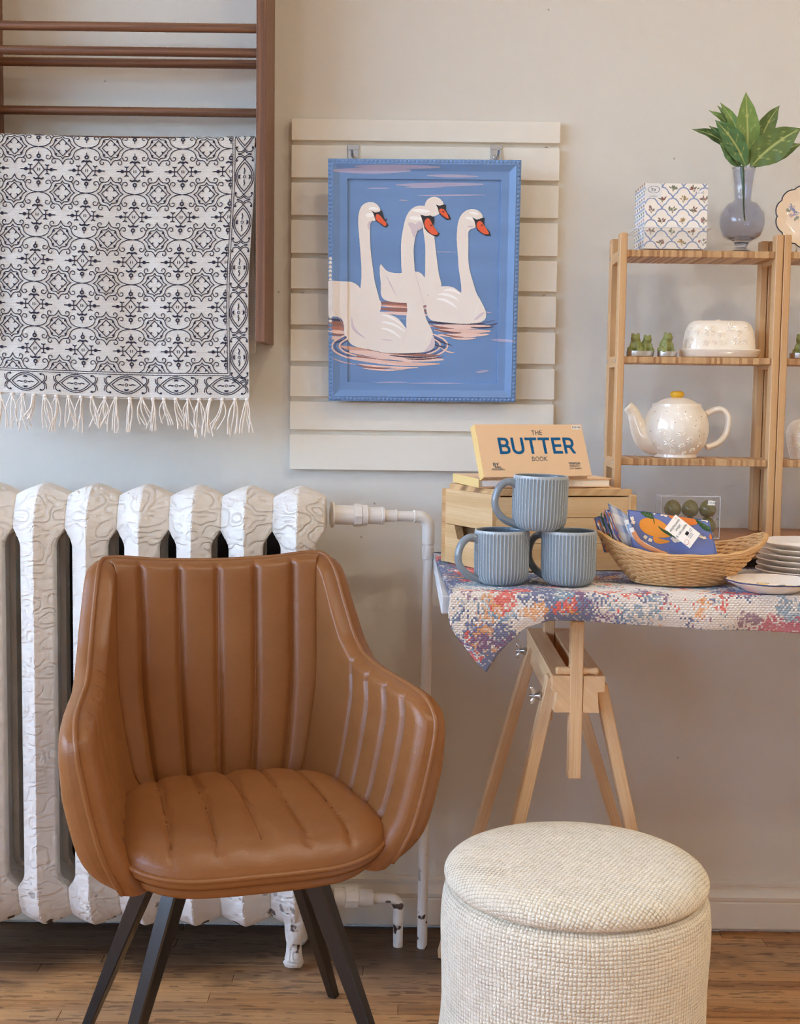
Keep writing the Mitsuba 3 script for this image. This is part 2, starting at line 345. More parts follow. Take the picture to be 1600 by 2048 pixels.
def motif_oval():
    """border medallion, long axis along y"""
    out = []
    H, W = .0335, .0178
    for k, w in ((1.0, .0011), (.82, .0011)):
        p = np.array([(0, H * k), (W * .55 * k, H * .66 * k), (W * .95 * k, H * .22 * k), (W * .95 * k, -H * .22 * k), (W * .55 * k, -H * .66 * k), (0, -H * k)]); q = spline(p, 20)
        out += [ln(q), ln(q * [-1, 1])]
    out.append(sg.Point(0, 0).buffer(.0030, quad_segs=3).difference(sg.Point(0, 0).buffer(.0018, quad_segs=3)))
    for s in (1, -1):
        out.append(ln([(0, s * .0055), (.001, s * .0085), (-.001, s * .011), (.0005, s * .0165)], .0018))
        out.append(sg.Polygon([(s * .0095, -.010), (s * .0112, -.003), (s * .0078, -.0045), (s * .009, 0), (s * .0078, .0045), (s * .0112, .003), (s * .0095, .010), (s * .0125, 0)]))
        for t in (1, -1):
            out.append(ln(spline([(0, t * .0335), (s * .006, t * .0385), (s * .0125, t * .0385), (s * .0165, t * .033)], 8))); out.append(sg.Point(s * .0155, t * .031).buffer(.0022, quad_segs=2))
            out.append(ln(spline([(0, t * .0372), (s * .005, t * .0415), (s * .0125, t * .0425)], 6)))
    return unary_union(out)
cr, dm, ov = motif_cross(), motif_diamond(), motif_oval()
BU, BS = .0420, RLF - .0475           # inner edges of the border
field = sg.box(BU + .0012, -.05, RW, BS - .0012)
pieces = []
u0, s0 = BU + .0035, rug_z - at(470, 343, RUGY - .012)[2] + .0178
for i in range(-1, 9):
    for j in range(-2, 8):
        for g, du, ds in ((cr, 0, 0), (dm, .5 * PX, .5 * PZ)):
            h = sa.translate(g, u0 + i * PX + du, s0 + j * PZ + ds).intersection(field)
            if not h.is_empty: pieces.append(h)
for k in (0, .0042):
    pieces += [ln([(BU - k, -.05), (BU - k, BS + k)], .0012), ln([(BU - k, BS + k), (RW, BS + k)], .0012)]
for j in range(-1, 7):
    s = BS - .031 - .0868 * j
    if s > -.06: pieces.append(sa.translate(ov, .0190, s).intersection(sg.box(.001, -.05, BU - .0042, BS + .02)))
for i in range(0, 7):
    pieces.append(sa.translate(sa.rotate(ov, 90, origin=(0, 0)), .045 + .0985 * i, BS + .0245).intersection(sg.box(.0008, BS + .0042, RW, RLF - .0008)))
pr = []
for g in pieces:
    m = polymesh(g)
    if m is None: continue
    e = np.array([.008] * 1); v, f = trimesh.remesh.subdivide_to_size(m.vertices, m.faces, .016)
    pr.append(mesh(v, f))
pm = cat(pr); P3 = rug_pt(pm.vertices[:, 0], pm.vertices[:, 1]); 
P3b = rug_pt(pm.vertices[:, 0], pm.vertices[:, 1], .0006); 
P3 = P3 + (P3b - P3) * 1.0; P3[:, 1] -= .0007
pm = mesh(P3, pm.faces)
M['ink'] = mat('ink', lin(48, 46, 58), 0.9, 0.1)
put(RUG + '__printed_ornament', P(pm, M['ink'], False), 'black scrollwork, crosses and medallions printed on the cream cloth')
# knotted tassels
M['yarn'] = mat('yarn', lin(226, 217, 204), 0.95, 0.1)
k = 0; u = .004
while u < RW:
    b = rug_pt(u, RLF); strands = [move(xf(trimesh.creation.icosphere(1, .0042), SC(1, .8, .9)), *(b + [0, -.001, -.003]))]
    L = rng.uniform(.048, .068) * (1.1 if u < .12 else 1); lean = rng.normal(0, .007)
    for q in range(5):
        x0 = (q - 2) * .0016 + rng.normal(0, .0008); e = lean + rng.normal(0, .0045) + x0 * 1.8; sag = rng.normal(0, .005)
        pth = [b + [x0 * .6, -.001, -.004], b + [x0 + sag + e * .3, rng.normal(-.003, .002), -.004 - L * .4], b + [x0 + e * .8 + sag * .5, rng.normal(-.001, .002), -.004 - L * .75], b + [x0 + e, 0, -.004 - L * rng.uniform(.88, 1.05)]]
        strands.append(tube(spline(pth, 9), np.array([.0013] * 8 + [.0017]), 5))
    put(RUG + '__tassel', P(cat(strands), M['yarn'], True)); u += rng.uniform(.021, .027)

# ================================================================== SLAT PANEL, HOOKS, SWAN PICTURE
M['slat'] = mat('slat', lin(221, 213, 197), 0.42, 0.4)
SL = thing('slat_panel', 'cream slatted display panel screwed to the wall, the swan picture hanging on it', 'slat panel')
a, b = at(581, 600, -.02), at(1113, 600, -.02)
SX0, SX1 = a[0], b[0]
edges = [240, 293, 368, 443, 519, 590, 662, 735, 806, 872, 942]  # upper edges of the slats and the foot of the panel, measured along the middle
zs = [at(848, y, -.02)[2] for y in edges]
zs = np.array(zs)
scene[SL + '__backing_board'] = P(boxb(SX0 + .001, SX1 - .001, -.0045, -.0008, zs[-1] + .002, zs[0] - .002, .0005), M['slat'], False)
TILT = 0.003
for i in range(10):
    t, bt = zs[i], zs[i + 1] + (.0098 if i < 9 else 0)
    m = boxb(SX0, SX1, -.0195, -.0046, bt, t, .0008)
    put(SL + '__slat', P(m, M['slat'], False))
for px, py in ((607, 294), (1093, 297), (604, 588), (1088, 593), (607, 874)):
    c = at(px, py, -.0047)
    put(SL + '__screw', P(xf(lathe([(0, .0018), (.0022, .0018), (.0034, .0006), (.0036, 0), (0, 0)], 14), frame_to(c, [1, 0, 0], [0, 0, 1], [0, -1, 0])), M['steel'], 30))
# picture: a shallow moulded tray frame, everything inside and the rim itself printed
PW, PH = .3865, .4905
tl, tr_, bl_, br_ = at(659, 318, -.088), at(1041, 321, -.088), at(656, 800, -.040), at(1030.5, 803, -.040)
cx = (tl + tr_) / 2; cb = (bl_ + br_) / 2
ex = (tr_ - tl) + (br_ - bl_); ex /= np.linalg.norm(ex); ez = (tl + tr_ - bl_ - br_) / 2; ez -= ex * (ez @ ex); ez /= np.linalg.norm(ez); ey = np.cross(ez, ex)
PW = (np.linalg.norm(tr_ - tl) + np.linalg.norm(br_ - bl_)) / 2; PH = np.linalg.norm((tl + tr_ - bl_ - br_) / 2)
Apic = frame_to((tl + tr_ + bl_ + br_) / 4, ex, ez, np.cross(ex, ez))   # local: x right, y up, z towards the room
# homography from the measured corners to the picture's own millimetres
src = np.array([(272, 270), (1325, 280), (1298, 1605), (267, 1590)], float); dst = np.array([(-PW / 2, PH / 2), (PW / 2, PH / 2), (PW / 2, -PH / 2), (-PW / 2, -PH / 2)])
Am = []
for (x, y), (X, Y) in zip(src, dst): Am += [[x, y, 1, 0, 0, 0, -X * x, -X * y, -X], [0, 0, 0, x, y, 1, -Y * x, -Y * y, -Y]]
Hm = np.linalg.svd(np.array(Am))[2][-1].reshape(3, 3)
def pic(p): p = np.c_[np.asarray(p, float), np.ones(len(p))] @ Hm.T; return p[:, :2] / p[:, 2:]
def fromA(p): p = np.asarray(p, float); return np.stack([(650 + p[:, 0] / 5.39 - 560) * 2.7586, (380 + p[:, 1] / 5.39 - 220) * 2.7586], 1)
FB, FW_ = .0085, .0385             # bead line, inner edge of the frame
def relief(x, y):
    """height of the moulded surface over the picture's back, metres"""
    d = np.minimum(PW / 2 - np.abs(x), PH / 2 - np.abs(y))
    return np.interp(d, [0, FB, FB + .001, .0225, .024, FW_ - .0005, FW_, 1], [.014, .016, .0175, .0112, .0110, .0106, .0060, .0060])
PC = thing('framed_picture', 'blue framed picture of four white swans on water, hung on the slat panel', 'picture')
def ring(d0, d1):
    return sg.box(-PW / 2 + d0, -PH / 2 + d0, PW / 2 - d0, PH / 2 - d0).difference(sg.box(-PW / 2 + d1, -PH / 2 + d1, PW / 2 - d1, PH / 2 - d1))
zones = [sg.box(-PW / 2 + FW_, -PH / 2 + FW_, PW / 2 - FW_, PH / 2 - FW_)]
ds = [0.0, FB, FB + .001, .0225, .024, FW_ - .0005, FW_]
corner = [sg.Polygon([(-9, 9), (9, 9), (0, 0)]), sg.Polygon([(9, 9), (9, -9), (0, 0)]), sg.Polygon([(9, -9), (-9, -9), (0, 0)]), sg.Polygon([(-9, -9), (-9, 9), (0, 0)])]
diag = (PH - PW) / 2
for d0, d1 in zip(ds[:-1], ds[1:]):
    r_ = ring(d0, d1)
    for sx in (-1, 1):   # mitred into left, right, top, bottom
        q = sg.Polygon([(sx * PW / 2, PH / 2), (sx * PW / 2, -PH / 2), (0, -PH / 2 + PW / 2), (0, PH / 2 - PW / 2)]); zones.append(r_.intersection(q))
        q = sg.Polygon([(-PW / 2, sx * PH / 2), (PW / 2, sx * PH / 2), (0, sx * (PH / 2 - PW / 2))]); zones.append(r_.intersection(q))
layer = [0]
def paint_mesh(poly, lift):
    out = []
    for z in zones:
        g = poly.intersection(z)
        if g.is_empty: continue
        m = polymesh(g)
        if m is not None:
            q = m.vertices; q[:, 2] = relief(q[:, 0], q[:, 1]) + lift; out.append(mesh(q, m.faces))
    return cat(out) if out else None
paint = []
def layup(poly, c):
    layer[0] += 1
    m = paint_mesh(poly, .00003 * layer[0] ** .9)
    if m is not None: paint.append((m, np.tile(c, (len(m.vertices), 1))))
def R_(pts, c, n=6): layup(smoothpoly(pic(pts), n), c)
def RA(pts, c, n=6): R_(fromA(pts), c, n)
def stroke(x0, y0, x1, y1, w, c, bow=0.0):
    t = np.linspace(0, 1, 12); x = x0 + (x1 - x0) * t; y = y0 + (y1 - y0) * t + bow * 4 * t * (1 - t); h = w / 2 * np.sin(np.pi * np.clip(t * .9 + .05, 0, 1)) ** .7
    g = sg.Polygon(pic(np.r_[np.c_[x, y - h], np.c_[x, y + h][::-1]])); layup(g if g.is_valid else g.buffer(0), c)
BLUE, BLUE2 = lin(106, 137, 178), lin(130, 152, 184)
PINK, PEACH, BROWN, DARK = lin(190, 170, 182), lin(226, 194, 180), lin(150, 103, 92), lin(66, 60, 78)
WHITE, WSH, WHI = lin(228, 217, 204), lin(206, 190, 190), lin(242, 238, 229)
base_m = paint_mesh(sg.box(-PW / 2, -PH / 2, PW / 2, PH / 2), 0); 
v, f = trimesh.remesh.subdivide_to_size(base_m.vertices, base_m.faces, .02); base_m = mesh(v, f)
cb_ = np.array([np.array(BLUE) * (0.94 + .12 * t) for t in meshkit.noise(np.c_[v[:, 0] * 8, v[:, 1] * 40, v[:, 0] * 0])])
paint.append((base_m, cb_))
prs = np.random.default_rng(11)
for x0, y0, x1, w in ((300, 335, 720, 34), (420, 312, 880, 22), (810, 362, 1090, 16), (640, 412, 1120, 22), (690, 424, 900, 12), (760, 470, 1130, 9), (655, 494, 705, 8), (480, 430, 610, 6), (700, 1496, 1010, 7), (1080, 1440, 1150, 14), (1165, 1260, 1300, 16), (520, 1492, 700, 6), (780, 775, 980, 4)):
    stroke(x0, y0, x1, y0 + prs.normal(0, 5), w, (np.array(PINK) * .6 + np.array(BLUE) * .4))
# reflections behind the back swans
for y, c, w in ((1058, BROWN, 26), (1075, PEACH, 14), (1092, BROWN, 26), (1112, PEACH, 18), (1070, lin(196, 132, 110), 9)):
    stroke(548, y - 6, 830, y + 12, w, c)
stroke(560, 1135, 830, 1150, 10, BLUE2)
# left edge reflections
for y, c, w in ((1140, DARK, 12), (1160, BROWN, 26), (1185, lin(176, 118, 100), 24), (1205, PEACH, 20), (1220, BROWN, 10), (1240, PEACH, 22)):
    stroke(262, y, 380, y + 14, w, c)
# rings and reflections under the front swan
for k_, (rx, ry, w, c) in enumerate(((300, 92, 13, PEACH), (285, 84, 14, lin(90, 106, 148)), (262, 72, 12, PEACH), (250, 64, 10, lin(84, 92, 128)))):
    t = np.linspace(.02, .98, 30) * PI if k_ % 1 else np.linspace(0, 2 * PI, 48)
    pts = np.c_[605 + rx * 1.06 * np.cos(t), 1290 + ry * np.sin(t)]
    g = sg.LinearRing(pic(pts)).buffer(w / 2758.6 * .36); layup(g, c)
for i, (x0, y0, x1, y1, w, c) in enumerate(((330, 1290, 700, 1352, 34, lin(205, 160, 140)), (380, 1320, 860, 1350, 40, PEACH), (480, 1310, 880, 1345, 16, BROWN), (520, 1345, 900, 1368, 26, PEACH), (420, 1345, 640, 1380, 20, BROWN), (360, 1350, 800, 1398, 24, PEACH), (560, 1372, 880, 1392, 18, lin(218, 178, 160)), (430, 1390, 760, 1412, 14, PEACH), (420, 1395, 610, 1412, 10, BROWN), (450, 1412, 690, 1420, 9, PEACH), (600, 1342, 860, 1350, 10, DARK), (640, 1332, 850, 1312, 12, DARK), (690, 1362, 900, 1352, 9, lin(110, 80, 84)), (790, 1260, 920, 1300, 8, DARK), (830, 1235, 950, 1290, 7, DARK), (880, 1300, 960, 1330, 8, PEACH), (280, 1350, 420, 1392, 8, PINK), (300, 1268, 370, 1240, 7, DARK))):
    stroke(x0, y0, x1, y1, w, c, bow=8)
# right swan's reflection
for x0, y0, x1, y1, w, c in ((815, 1160, 1130, 1172, 18, DARK), (820, 1180, 1160, 1186, 26, PEACH), (830, 1178, 960, 1200, 14, BROWN), (850, 1205, 1160, 1212, 26, lin(222, 186, 170)), (850, 1200, 1000, 1222, 10, lin(120, 80, 80)), (870, 1232, 1150, 1230, 22, PEACH), (890, 1225, 1010, 1245, 9, BROWN), (940, 1248, 1080, 1250, 12, PEACH), (1050, 1190, 1180, 1188, 8, DARK), (1120, 1160, 1185, 1150, 7, lin(96, 108, 142)), (1130, 1178, 1200, 1168, 6, DARK), (1110, 1095, 1165, 1110, 6, PINK)):
    stroke(x0, y0, x1, y1, w, c, bow=5)
# swan at the back
R_([(850, 477), (812, 492), (796, 530), (800, 590), (840, 584), (870, 574), (888, 556), (904, 530), (898, 508), (880, 487)], WHITE)
R_([(795, 600), (795, 700), (799, 850), (795, 925), (790, 1000), (840, 1010), (888, 968), (879, 915), (868, 850), (858, 770), (850, 690), (838, 640)], WHITE)
R_([(556, 842), (575, 866), (612, 888), (690, 889), (745, 883), (778, 893), (800, 930), (812, 1000), (804, 1068), (740, 1060), (690, 1055), (600, 1046), (566, 1030), (556, 960), (550, 885)], WHITE)
stroke(585, 905, 640, 1015, 14, WSH, 0); stroke(1, 1, 2, 2, .1, WSH)
R_([(858, 519), (875, 525), (900, 518), (905, 513), (916, 535), (912, 548), (926, 570), (939, 588), (941, 600), (928, 605), (900, 590), (874, 563), (870, 540)], lin(40, 38, 44), 2)
R_([(876, 546), (892, 541), (912, 556), (925, 580), (929, 596), (905, 585), (880, 562)], lin(222, 92, 58), 4)
# swan on the right
R_([(1050, 544), (1012, 560), (985, 600), (975, 650), (973, 720), (979, 800), (985, 880), (997, 960), (998, 1000), (1000, 1060), (1060, 1100), (1100, 1060), (1085, 1010), (1065, 950), (1045, 880), (1036, 780), (1036, 700), (1042, 658), (1075, 645), (1100, 620), (1116, 590), (1110, 570), (1088, 551)], WHITE)
R_([(998, 1000), (962, 975), (900, 965), (852, 974), (822, 1000), (806, 1060), (808, 1110), (826, 1146), (880, 1160), (970, 1170), (1060, 1170), (1112, 1160), (1131, 1145), (1128, 1090), (1108, 1050), (1080, 1010)], WHITE)
stroke(832, 1000, 830, 1080, 14, WSH); stroke(1070, 1150, 1126, 1110, 20, WSH)
for x0, y0, x1, y1 in ((900, 990, 992, 1010), (870, 1010, 985, 1045), (860, 1035, 975, 1085)): stroke(x0, y0, x1, y1, 16, WHI, -14)
stroke(1070, 1135, 1100, 1040, 7, WHI); stroke(985, 840, 1000, 700, 7, WHI, 0); stroke(1020, 590, 1075, 600, 18, WHI); stroke(1040, 562, 1092, 572, 14, WHI)
stroke(1018, 655, 1022, 700, 16, WSH); stroke(1030, 640, 1068, 640, 10, WSH)
R_([(1058, 589), (1070, 597), (1110, 592), (1115, 584), (1129, 612), (1121, 626), (1141, 655), (1159, 678), (1160, 690), (1140, 692), (1110, 678), (1078, 648), (1074, 618)], lin(40, 38, 44), 2)
R_([(1083, 620), (1096, 608), (1120, 629), (1138, 655), (1149, 680), (1130, 682), (1100, 665), (1081, 640)], lin(222, 92, 58), 4)
# swan on the left
RA([(38, 964), (160, 964), (250, 968), (320, 985), (378, 1036), (420, 1100), (600, 1180), (596, 1275), (560, 1330), (430, 1440), (260, 1560), (228, 1560), (205, 1440), (150, 1345), (38, 1338)], WHITE)
RA([(378, 1060), (391, 950), (386, 700), (370, 480), (361, 340), (371, 230), (400, 165), (450, 130), (510, 124), (562, 147), (592, 184), (600, 220), (560, 300), (542, 322), (502, 327), (489, 370), (489, 560), (501, 700), (520, 850), (541, 990), (576, 1120), (592, 1230), (580, 1300), (440, 1330), (370, 1240)], WHITE)
stroke(*fromA([(400, 700)])[0], *fromA([(425, 500)])[0], 7, WHI); RA([(480, 330), (520, 318), (490, 350), (484, 430), (460, 380)], WSH); RA([(470, 195), (530, 175), (585, 205), (530, 205)], WHI); RA([(440, 265), (500, 240), (525, 262), (490, 285)], WHI)
stroke(*fromA([(95, 1265)])[0], *fromA([(200, 1430)])[0], 5, WSH)
RA([(503, 214), (530, 230), (590, 222), (603, 207), (627, 250), (629, 278), (650, 316), (668, 350), (684, 364), (684, 384), (664, 395), (600, 358), (540, 308), (534, 262)], lin(40, 38, 44), 2)
RA([(558, 252), (612, 284), (648, 330), (666, 356), (655, 378), (610, 356), (547, 300), (546, 272)], lin(222, 92, 58), 4)
# swan in front
R_([(697, 1195), (660, 1150), (610, 1120), (560, 1104), (480, 1095), (410, 1110), (378, 1140), (366, 1200), (369, 1250), (400, 1286), (470, 1306), (560, 1326), (660, 1333), (770, 1329), (832, 1315), (851, 1296), (845, 1250), (828, 1200), (808, 1150), (760, 1100), (700, 1110)], WHITE)
R_([(770, 524), (735, 535), (702, 572), (681, 640), (668, 720), (667, 800), (672, 900), (690, 1010), (700, 1100), (697, 1195), (760, 1260), (840, 1240), (808, 1150), (790, 1080), (765, 1000), (748, 920), (738, 820), (738, 740), (750, 670), (765, 627), (792, 632), (830, 600), (842, 570), (832, 545), (805, 529)], WHITE)
R_([(396, 1130), (392, 1170), (420, 1220), (470, 1248), (424, 1206), (404, 1165)], WSH); stroke(668, 1290, 700, 1205, 5, WSH); R_([(790, 1325), (848, 1296), (842, 1235), (820, 1290)], WSH)
R_([(750, 628), (705, 620), (720, 650), (738, 700)], WSH); R_([(768, 610), (790, 632), (745, 660)], WSH)
for x0, y0, x1, y1 in ((560, 1120, 685, 1190), (560, 1160, 690, 1215), (555, 1195, 665, 1250)): stroke(x0, y0, x1, y1, 14, WHI, -14)
stroke(800, 1275, 826, 1200, 7, WHI); stroke(672, 860, 695, 720, 8, WHI); stroke(730, 550, 825, 556, 20, WHI); stroke(712, 590, 785, 596, 22, WHI); stroke(560, 1255, 620, 1262, 6, WSH)
stroke(742, 880, 800, 1085, 6, WSH, 0)
R_([(774, 572), (790, 580), (840, 580), (850, 590), (853, 612), (839, 623), (849, 645), (868, 670), (880, 680), (878, 692), (860, 694), (830, 681), (795, 646), (787, 610)], lin(40, 38, 44), 2)
R_([(800, 602), (813, 592), (838, 624), (861, 660), (871, 680), (850, 685), (815, 661), (797, 636)], lin(222, 92, 58), 4)
for x, y in ((831, 632), (898, 557), (1110, 632), (585, 600)): layup(smoothpoly(pic([(x - 5, y - 4), (x + 5, y - 2), (x + 7, y + 5), (x - 3, y + 3)]), 2), lin(90, 40, 32))
pm = cat([m for m, c in paint]); pc = np.vstack([c for m, c in paint])
put(PC + '__painted_panel', P(xf(pm, Apic), M['vsatin'], False, color=pc), 'painted surface, white swans with orange and black bills on blue water')
fr = boxb(-PW / 2 + .0005, PW / 2 - .0005, -PH / 2 + .0005, PH / 2 - .0005, 0, .0055, .001)
rim = [boxb(s * (PW / 2 - .006) - .0058, s * (PW / 2 - .006) + .0058, -PH / 2, PH / 2, -.002, .0138, .001) for s in (-1, 1)] + [boxb(-PW / 2, PW / 2, s * (PH / 2 - .006) - .0058, s * (PH / 2 - .006) + .0058, -.002, .0138, .001) for s in (-1, 1)]
scene[PC + '__frame'] = P(xf(cat([fr] + rim), Apic), M['vsatin'], False, color=lin(104, 135, 176))
bead = trimesh.creation.icosphere(1, .0046); bm = []
nb = 46; na = 58
for i in range(nb):
    for s in (-1, 1): bm.append((-PW / 2 + .0046 + i * (PW - .0092) / (nb - 1), s * (PH / 2 - .0046)))
for i in range(1, na - 1):
    for s in (-1, 1): bm.append((s * (PW / 2 - .0046), -PH / 2 + .0046 + i * (PH - .0092) / (na - 1)))
bms, bcs = [], []
for x, y in bm:
    m = move(bead, x, y, .0125); bms.append(m)
    bcs.append(np.tile(WHITE if (x < -PW / 2 + .006 and -.085 < y < .052) else BLUE, (len(m.vertices), 1)))
put(PC + '__beading', P(xf(cat(bms), Apic), M['vsatin'], True, color=np.vstack(bcs)), 'row of small round beads along the frame edge', kind='stuff')
for px in (707, 993):
    c = at(px, 293, -.0205); hk = thing('picture_hook', ('left' if px < 800 else 'right') + ' one of the two metal hooks holding up the swan picture', 'hook', 'hooks of the swan picture')
    top = boxb(-.012, .012, -.0035, .001, -.007, .003, .001); plate = boxb(-.0115, .0115, -.0035, -.0005, -.034, -.006, .001)
    arm = tube(spline([[0, -.003, -.022], [0, -.025, -.022], [0, -.060, -.026], [0, -.066, -.018]], 12), .0028, 8)
    scene[hk + '__plate'] = P(move(cat([top, plate]), *c), M['steel'], 30); scene[hk + '__arm'] = P(move(cat([arm, move(xf(lathe([(0, .002), (.0055, .002), (.0065, 0)], 16), RX(PI / 2)), 0, -.0037, -.022)]), *c), M['chrome'], 30)
# ================================================================== CAST IRON RADIATOR AND PIPES
def iron_h(p, n, uv):
    # scrolled relief on the columns and brush marks in the old paint
    w = fbm(p.x * 26 + 3, p.y * 26, p.z * 30, 2)
    s = dr.abs(dr.sin(w * 17)); s = smoothstep(0.1, 0.75, s)
    spots = smoothstep(0.55, 0.75, noise(p.x * 120, p.y * 120, p.z * 120))
    return s * 0.9 + 0.25 * spots + 0.25 * fbm(p.x * 300, p.y * 300, p.z * 120, 2)
def iron_c(p, n, uv):
    c = mix(lin(226, 219, 208), lin(214, 205, 192), fbm(p.x * 9, p.y * 9, p.z * 6, 3))
    chip = smoothstep(0.66, 0.72, fbm(p.x * 45, p.y * 45, p.z * 45, 3)) * smoothstep(0.24, 0.06, p.z)
    return mix(c, mi.Color3f(*lin(62, 42, 32)), chip)
M['iron'] = bumped('iron', iron_h, 0.0024, proc(iron_c), 0.42, 0.45, eps=8e-4)
M['pipe'] = bumped('pipe', lambda p, n, uv: fbm(p.x * 90, p.y * 90, p.z * 90, 3), 0.0012, proc(iron_c), 0.4, 0.45)
YR = -.255
xr = [at(68 + 104.6 * k, 1300, YR)[0] for k in range(6)]
SPC = (xr[5] - xr[0]) / 5
zt = at(100, 966, YR + .09)[2]; zb_ = at(100, 1842, YR + .08)[2]
HWJ = SPC / 2 + .0004
def smin(a, b, k):
    h = max(k - abs(a - b), 0.) / k
    return min(a, b) - h * h * k * .25
def sec_sdf(x, y, z):
    ax = abs(x); h = (zt + zb_) / 2
    zc = z if z > h else zt + zb_ - z           # foot mirrors the head
    s = min(1., max(0., (zc - (zt - .105)) / .105)); lean = .094 * (1 - math.sqrt(1 - s * s)) * (.86 if z > h else .80)
    k = .0300 * .785 + .0004
    df = ax * .62 + (.030 - (y - lean)) * .785 - k; db = ax * .62 + (.030 - (.188 - y - lean)) * .785 - k
    t = min(1., max(0., (zc - (zt - .118)) / .046)); t = t * t * (3 - 2 * t)
    ym = max(0., min(1., (.028 - abs(y - .094)) / .004))
    w0 = .0320 - .0115 * ym - .004 * max(0., min(1., (y - .130) / .006)); w = w0 + (HWJ + .003 - w0) * t
    d = max(df, db, (ax - w) * .9, (zc - zt + .26 * ax + 3.2 * ax * ax) * .93)
    for c in (.063, .125):
        sl = max(abs(y - c) - .007, zc - (zt - .097) + .5 * max(0., abs(y - c) - .003))
        d = max(d, -sl)
    return -max(d, ax - HWJ)
def level(fn, lo, hi, e):
    m = m3.Manifold.level_set(lambda x, y, z: fn(x, y, z), [*lo, *hi], e)
    q = m.to_mesh(); return mesh(q.vert_properties[:, :3], q.tri_verts)
sec = level(sec_sdf, (-.055, -.012, zb_ - .01), (.055, .2, zt + .01), .0052)
sec_ply = P(sec, M['iron'], 32)
RAD = thing('radiator', 'white cast iron column radiator with embossed scrollwork, standing along the wall behind the chair', 'radiator')
for k in range(-2, 6):
    put(RAD + '__section', {**sec_ply, 'to_world': T4().translate([float(xr[0] + k * SPC), YR, 0])})
for k in (5, -2):
    x = xr[0] + k * SPC
    for dy, s in ((.052, -1), (.14, 1)):
        y0 = YR + dy
        path = spline([[x, y0, zb_ + .05], [x, y0 + s * .002, zb_ + .01], [x - .002, y0 + s * .006, .075], [x - .003, y0 + s * .010, .035], [x - .004, y0 + s * .018, .006]], 14)
        leg = tube(path, np.interp(np.linspace(0, 1, 14), [0, .25, .6, .8, .92, 1], [.034, .026, .0145, .0165, .021, .016]), 14)
        put(RAD + '__foot', P(leg, M['iron'], True))
def run(p0, p1, segs, sides=20):
    """a straight run of pipe pieces: (from, to, radius, facets) measured along p0 to p1 from 0 to 1"""
    p0, p1 = np.array(p0), np.array(p1); out = []
    for a, b, r_, n in segs:
        c0, c1 = p0 + (p1 - p0) * a, p0 + (p1 - p0) * b; e = (c1 - c0) / np.linalg.norm(c1 - c0) * min(.0015, np.linalg.norm(c1 - c0) * .3)
        path = np.array([c0, c0 + e * .3, c0 + e, c1 - e, c1 - e * .3, c1]); out.append(tube(path, np.array([r_ - .0015, r_ - .0004, r_, r_, r_ - .0004, r_ - .0015]), n))
    return out
def elbow(c, d_in, d_out, R, r_, n=14):
    d_in, d_out = np.array(d_in, float), np.array(d_out, float); t = np.linspace(0, PI / 2, n)
    return tube(np.array([c - d_in * R + d_in * R * math.sin(a) + d_out * R * (1 - math.cos(a)) for a in t]), r_, 18)
px2m = lambda w, Y: w * (2.71 + Y) / FPX
p0, p1 = at(650, 1029, -.150), at(857, 1033.5, -.105)
fr_ = lambda px: (px - 650) / (857 - 650)
SP = thing('supply_pipe', 'white painted radiator supply pipe running right and then down to the floor beside the table', 'pipe')
w1 = lambda w: px2m(w, -.12) / 2
for a_, b_, w_, n_, nm in ((662, 667, 52, 20, 'bushing'), (666, 706.5, 39, 20, 'pipe_length'), (732.5, 761, 34, 20, 'pipe_length'), (766, 789.5, 24, 20, 'pipe_length'), (792, 827, 21, 20, 'pipe_length'), (830, 837, 24, 20, 'pipe_length'), (706, 721, 46, 8, 'union_nut'), (721, 733, 42, 20, 'union_nut'), (760, 766.5, 37, 20, 'collar'), (789, 792.5, 26, 20, 'collar'), (826, 830.5, 26, 20, 'collar')):
    put(SP + '__' + nm, P(run(p0, p1, [(fr_(a_), fr_(b_), w1(w_), n_)])[0], M['pipe'], 40))
d_in = (p1 - p0) / np.linalg.norm(p1 - p0); foot = at(846, 1884, Z=0)
foot[1] = p1[1] + .012; foot[0] = at(846, 1884, foot[1])[0]
dn = np.array([0, 0, -1.]); R_e = .022
scene[SP + '__elbow'] = P(cat([elbow(p1, d_in, dn, R_e, w1(25))]), M['pipe'], 40)
v0 = p1 + dn * R_e * .9; v1 = np.array([p1[0] , p1[1], -.005])
hL = np.linalg.norm(v1 - v0)
for a_, b_, w_ in ((0, .04, 25), (.045, .075, 24.5), (.03, 1, 21)): put(SP + '__riser', P(run(v0, v1, [(a_, b_, w1(w_), 20)])[0], M['pipe'], 40))
RP = thing('return_pipe', 'short white return pipe with a union low on the radiator, bending into the floor', 'pipe')
q0, q1 = at(640, 1793, -.135), at(797, 1797, -.100); fq = lambda px: (px - 640) / (797 - 640)
for a_, b_, w_, n_, nm in ((665, 688, 36, 20, 'pipe_length'), (743, 780, 22, 20, 'pipe_length'), (687, 714, 44, 8, 'union_nut'), (714, 744, 36, 20, 'union_nut')):
    put(RP + '__' + nm, P(run(q0, q1, [(fq(a_), fq(b_), w1(w_), n_)])[0], M['pipe'], 40))
dq = (q1 - q0) / np.linalg.norm(q1 - q0)
scene[RP + '__elbow'] = P(cat([elbow(q1, dq, dn, .02, w1(23))] + run(q1 + dn * .018, [q1[0], q1[1], -.005], [(0, .4, w1(22), 20), (.38, 1, w1(20.5), 20)])), M['pipe'], 40)
AGP = 'added_gap_panel'  # invented dark sheet, stands in for the deep shade between the sections
put(AGP, P(boxb(xr[0] - 2.4 * SPC, xr[5] - .010, -.030, -.022, .15, zt - .06, .001), mat('gap_dark', lin(44, 40, 42), 0.8, 0.2), False), 'dark panel added behind the radiator to make its gaps look black', 'panel')
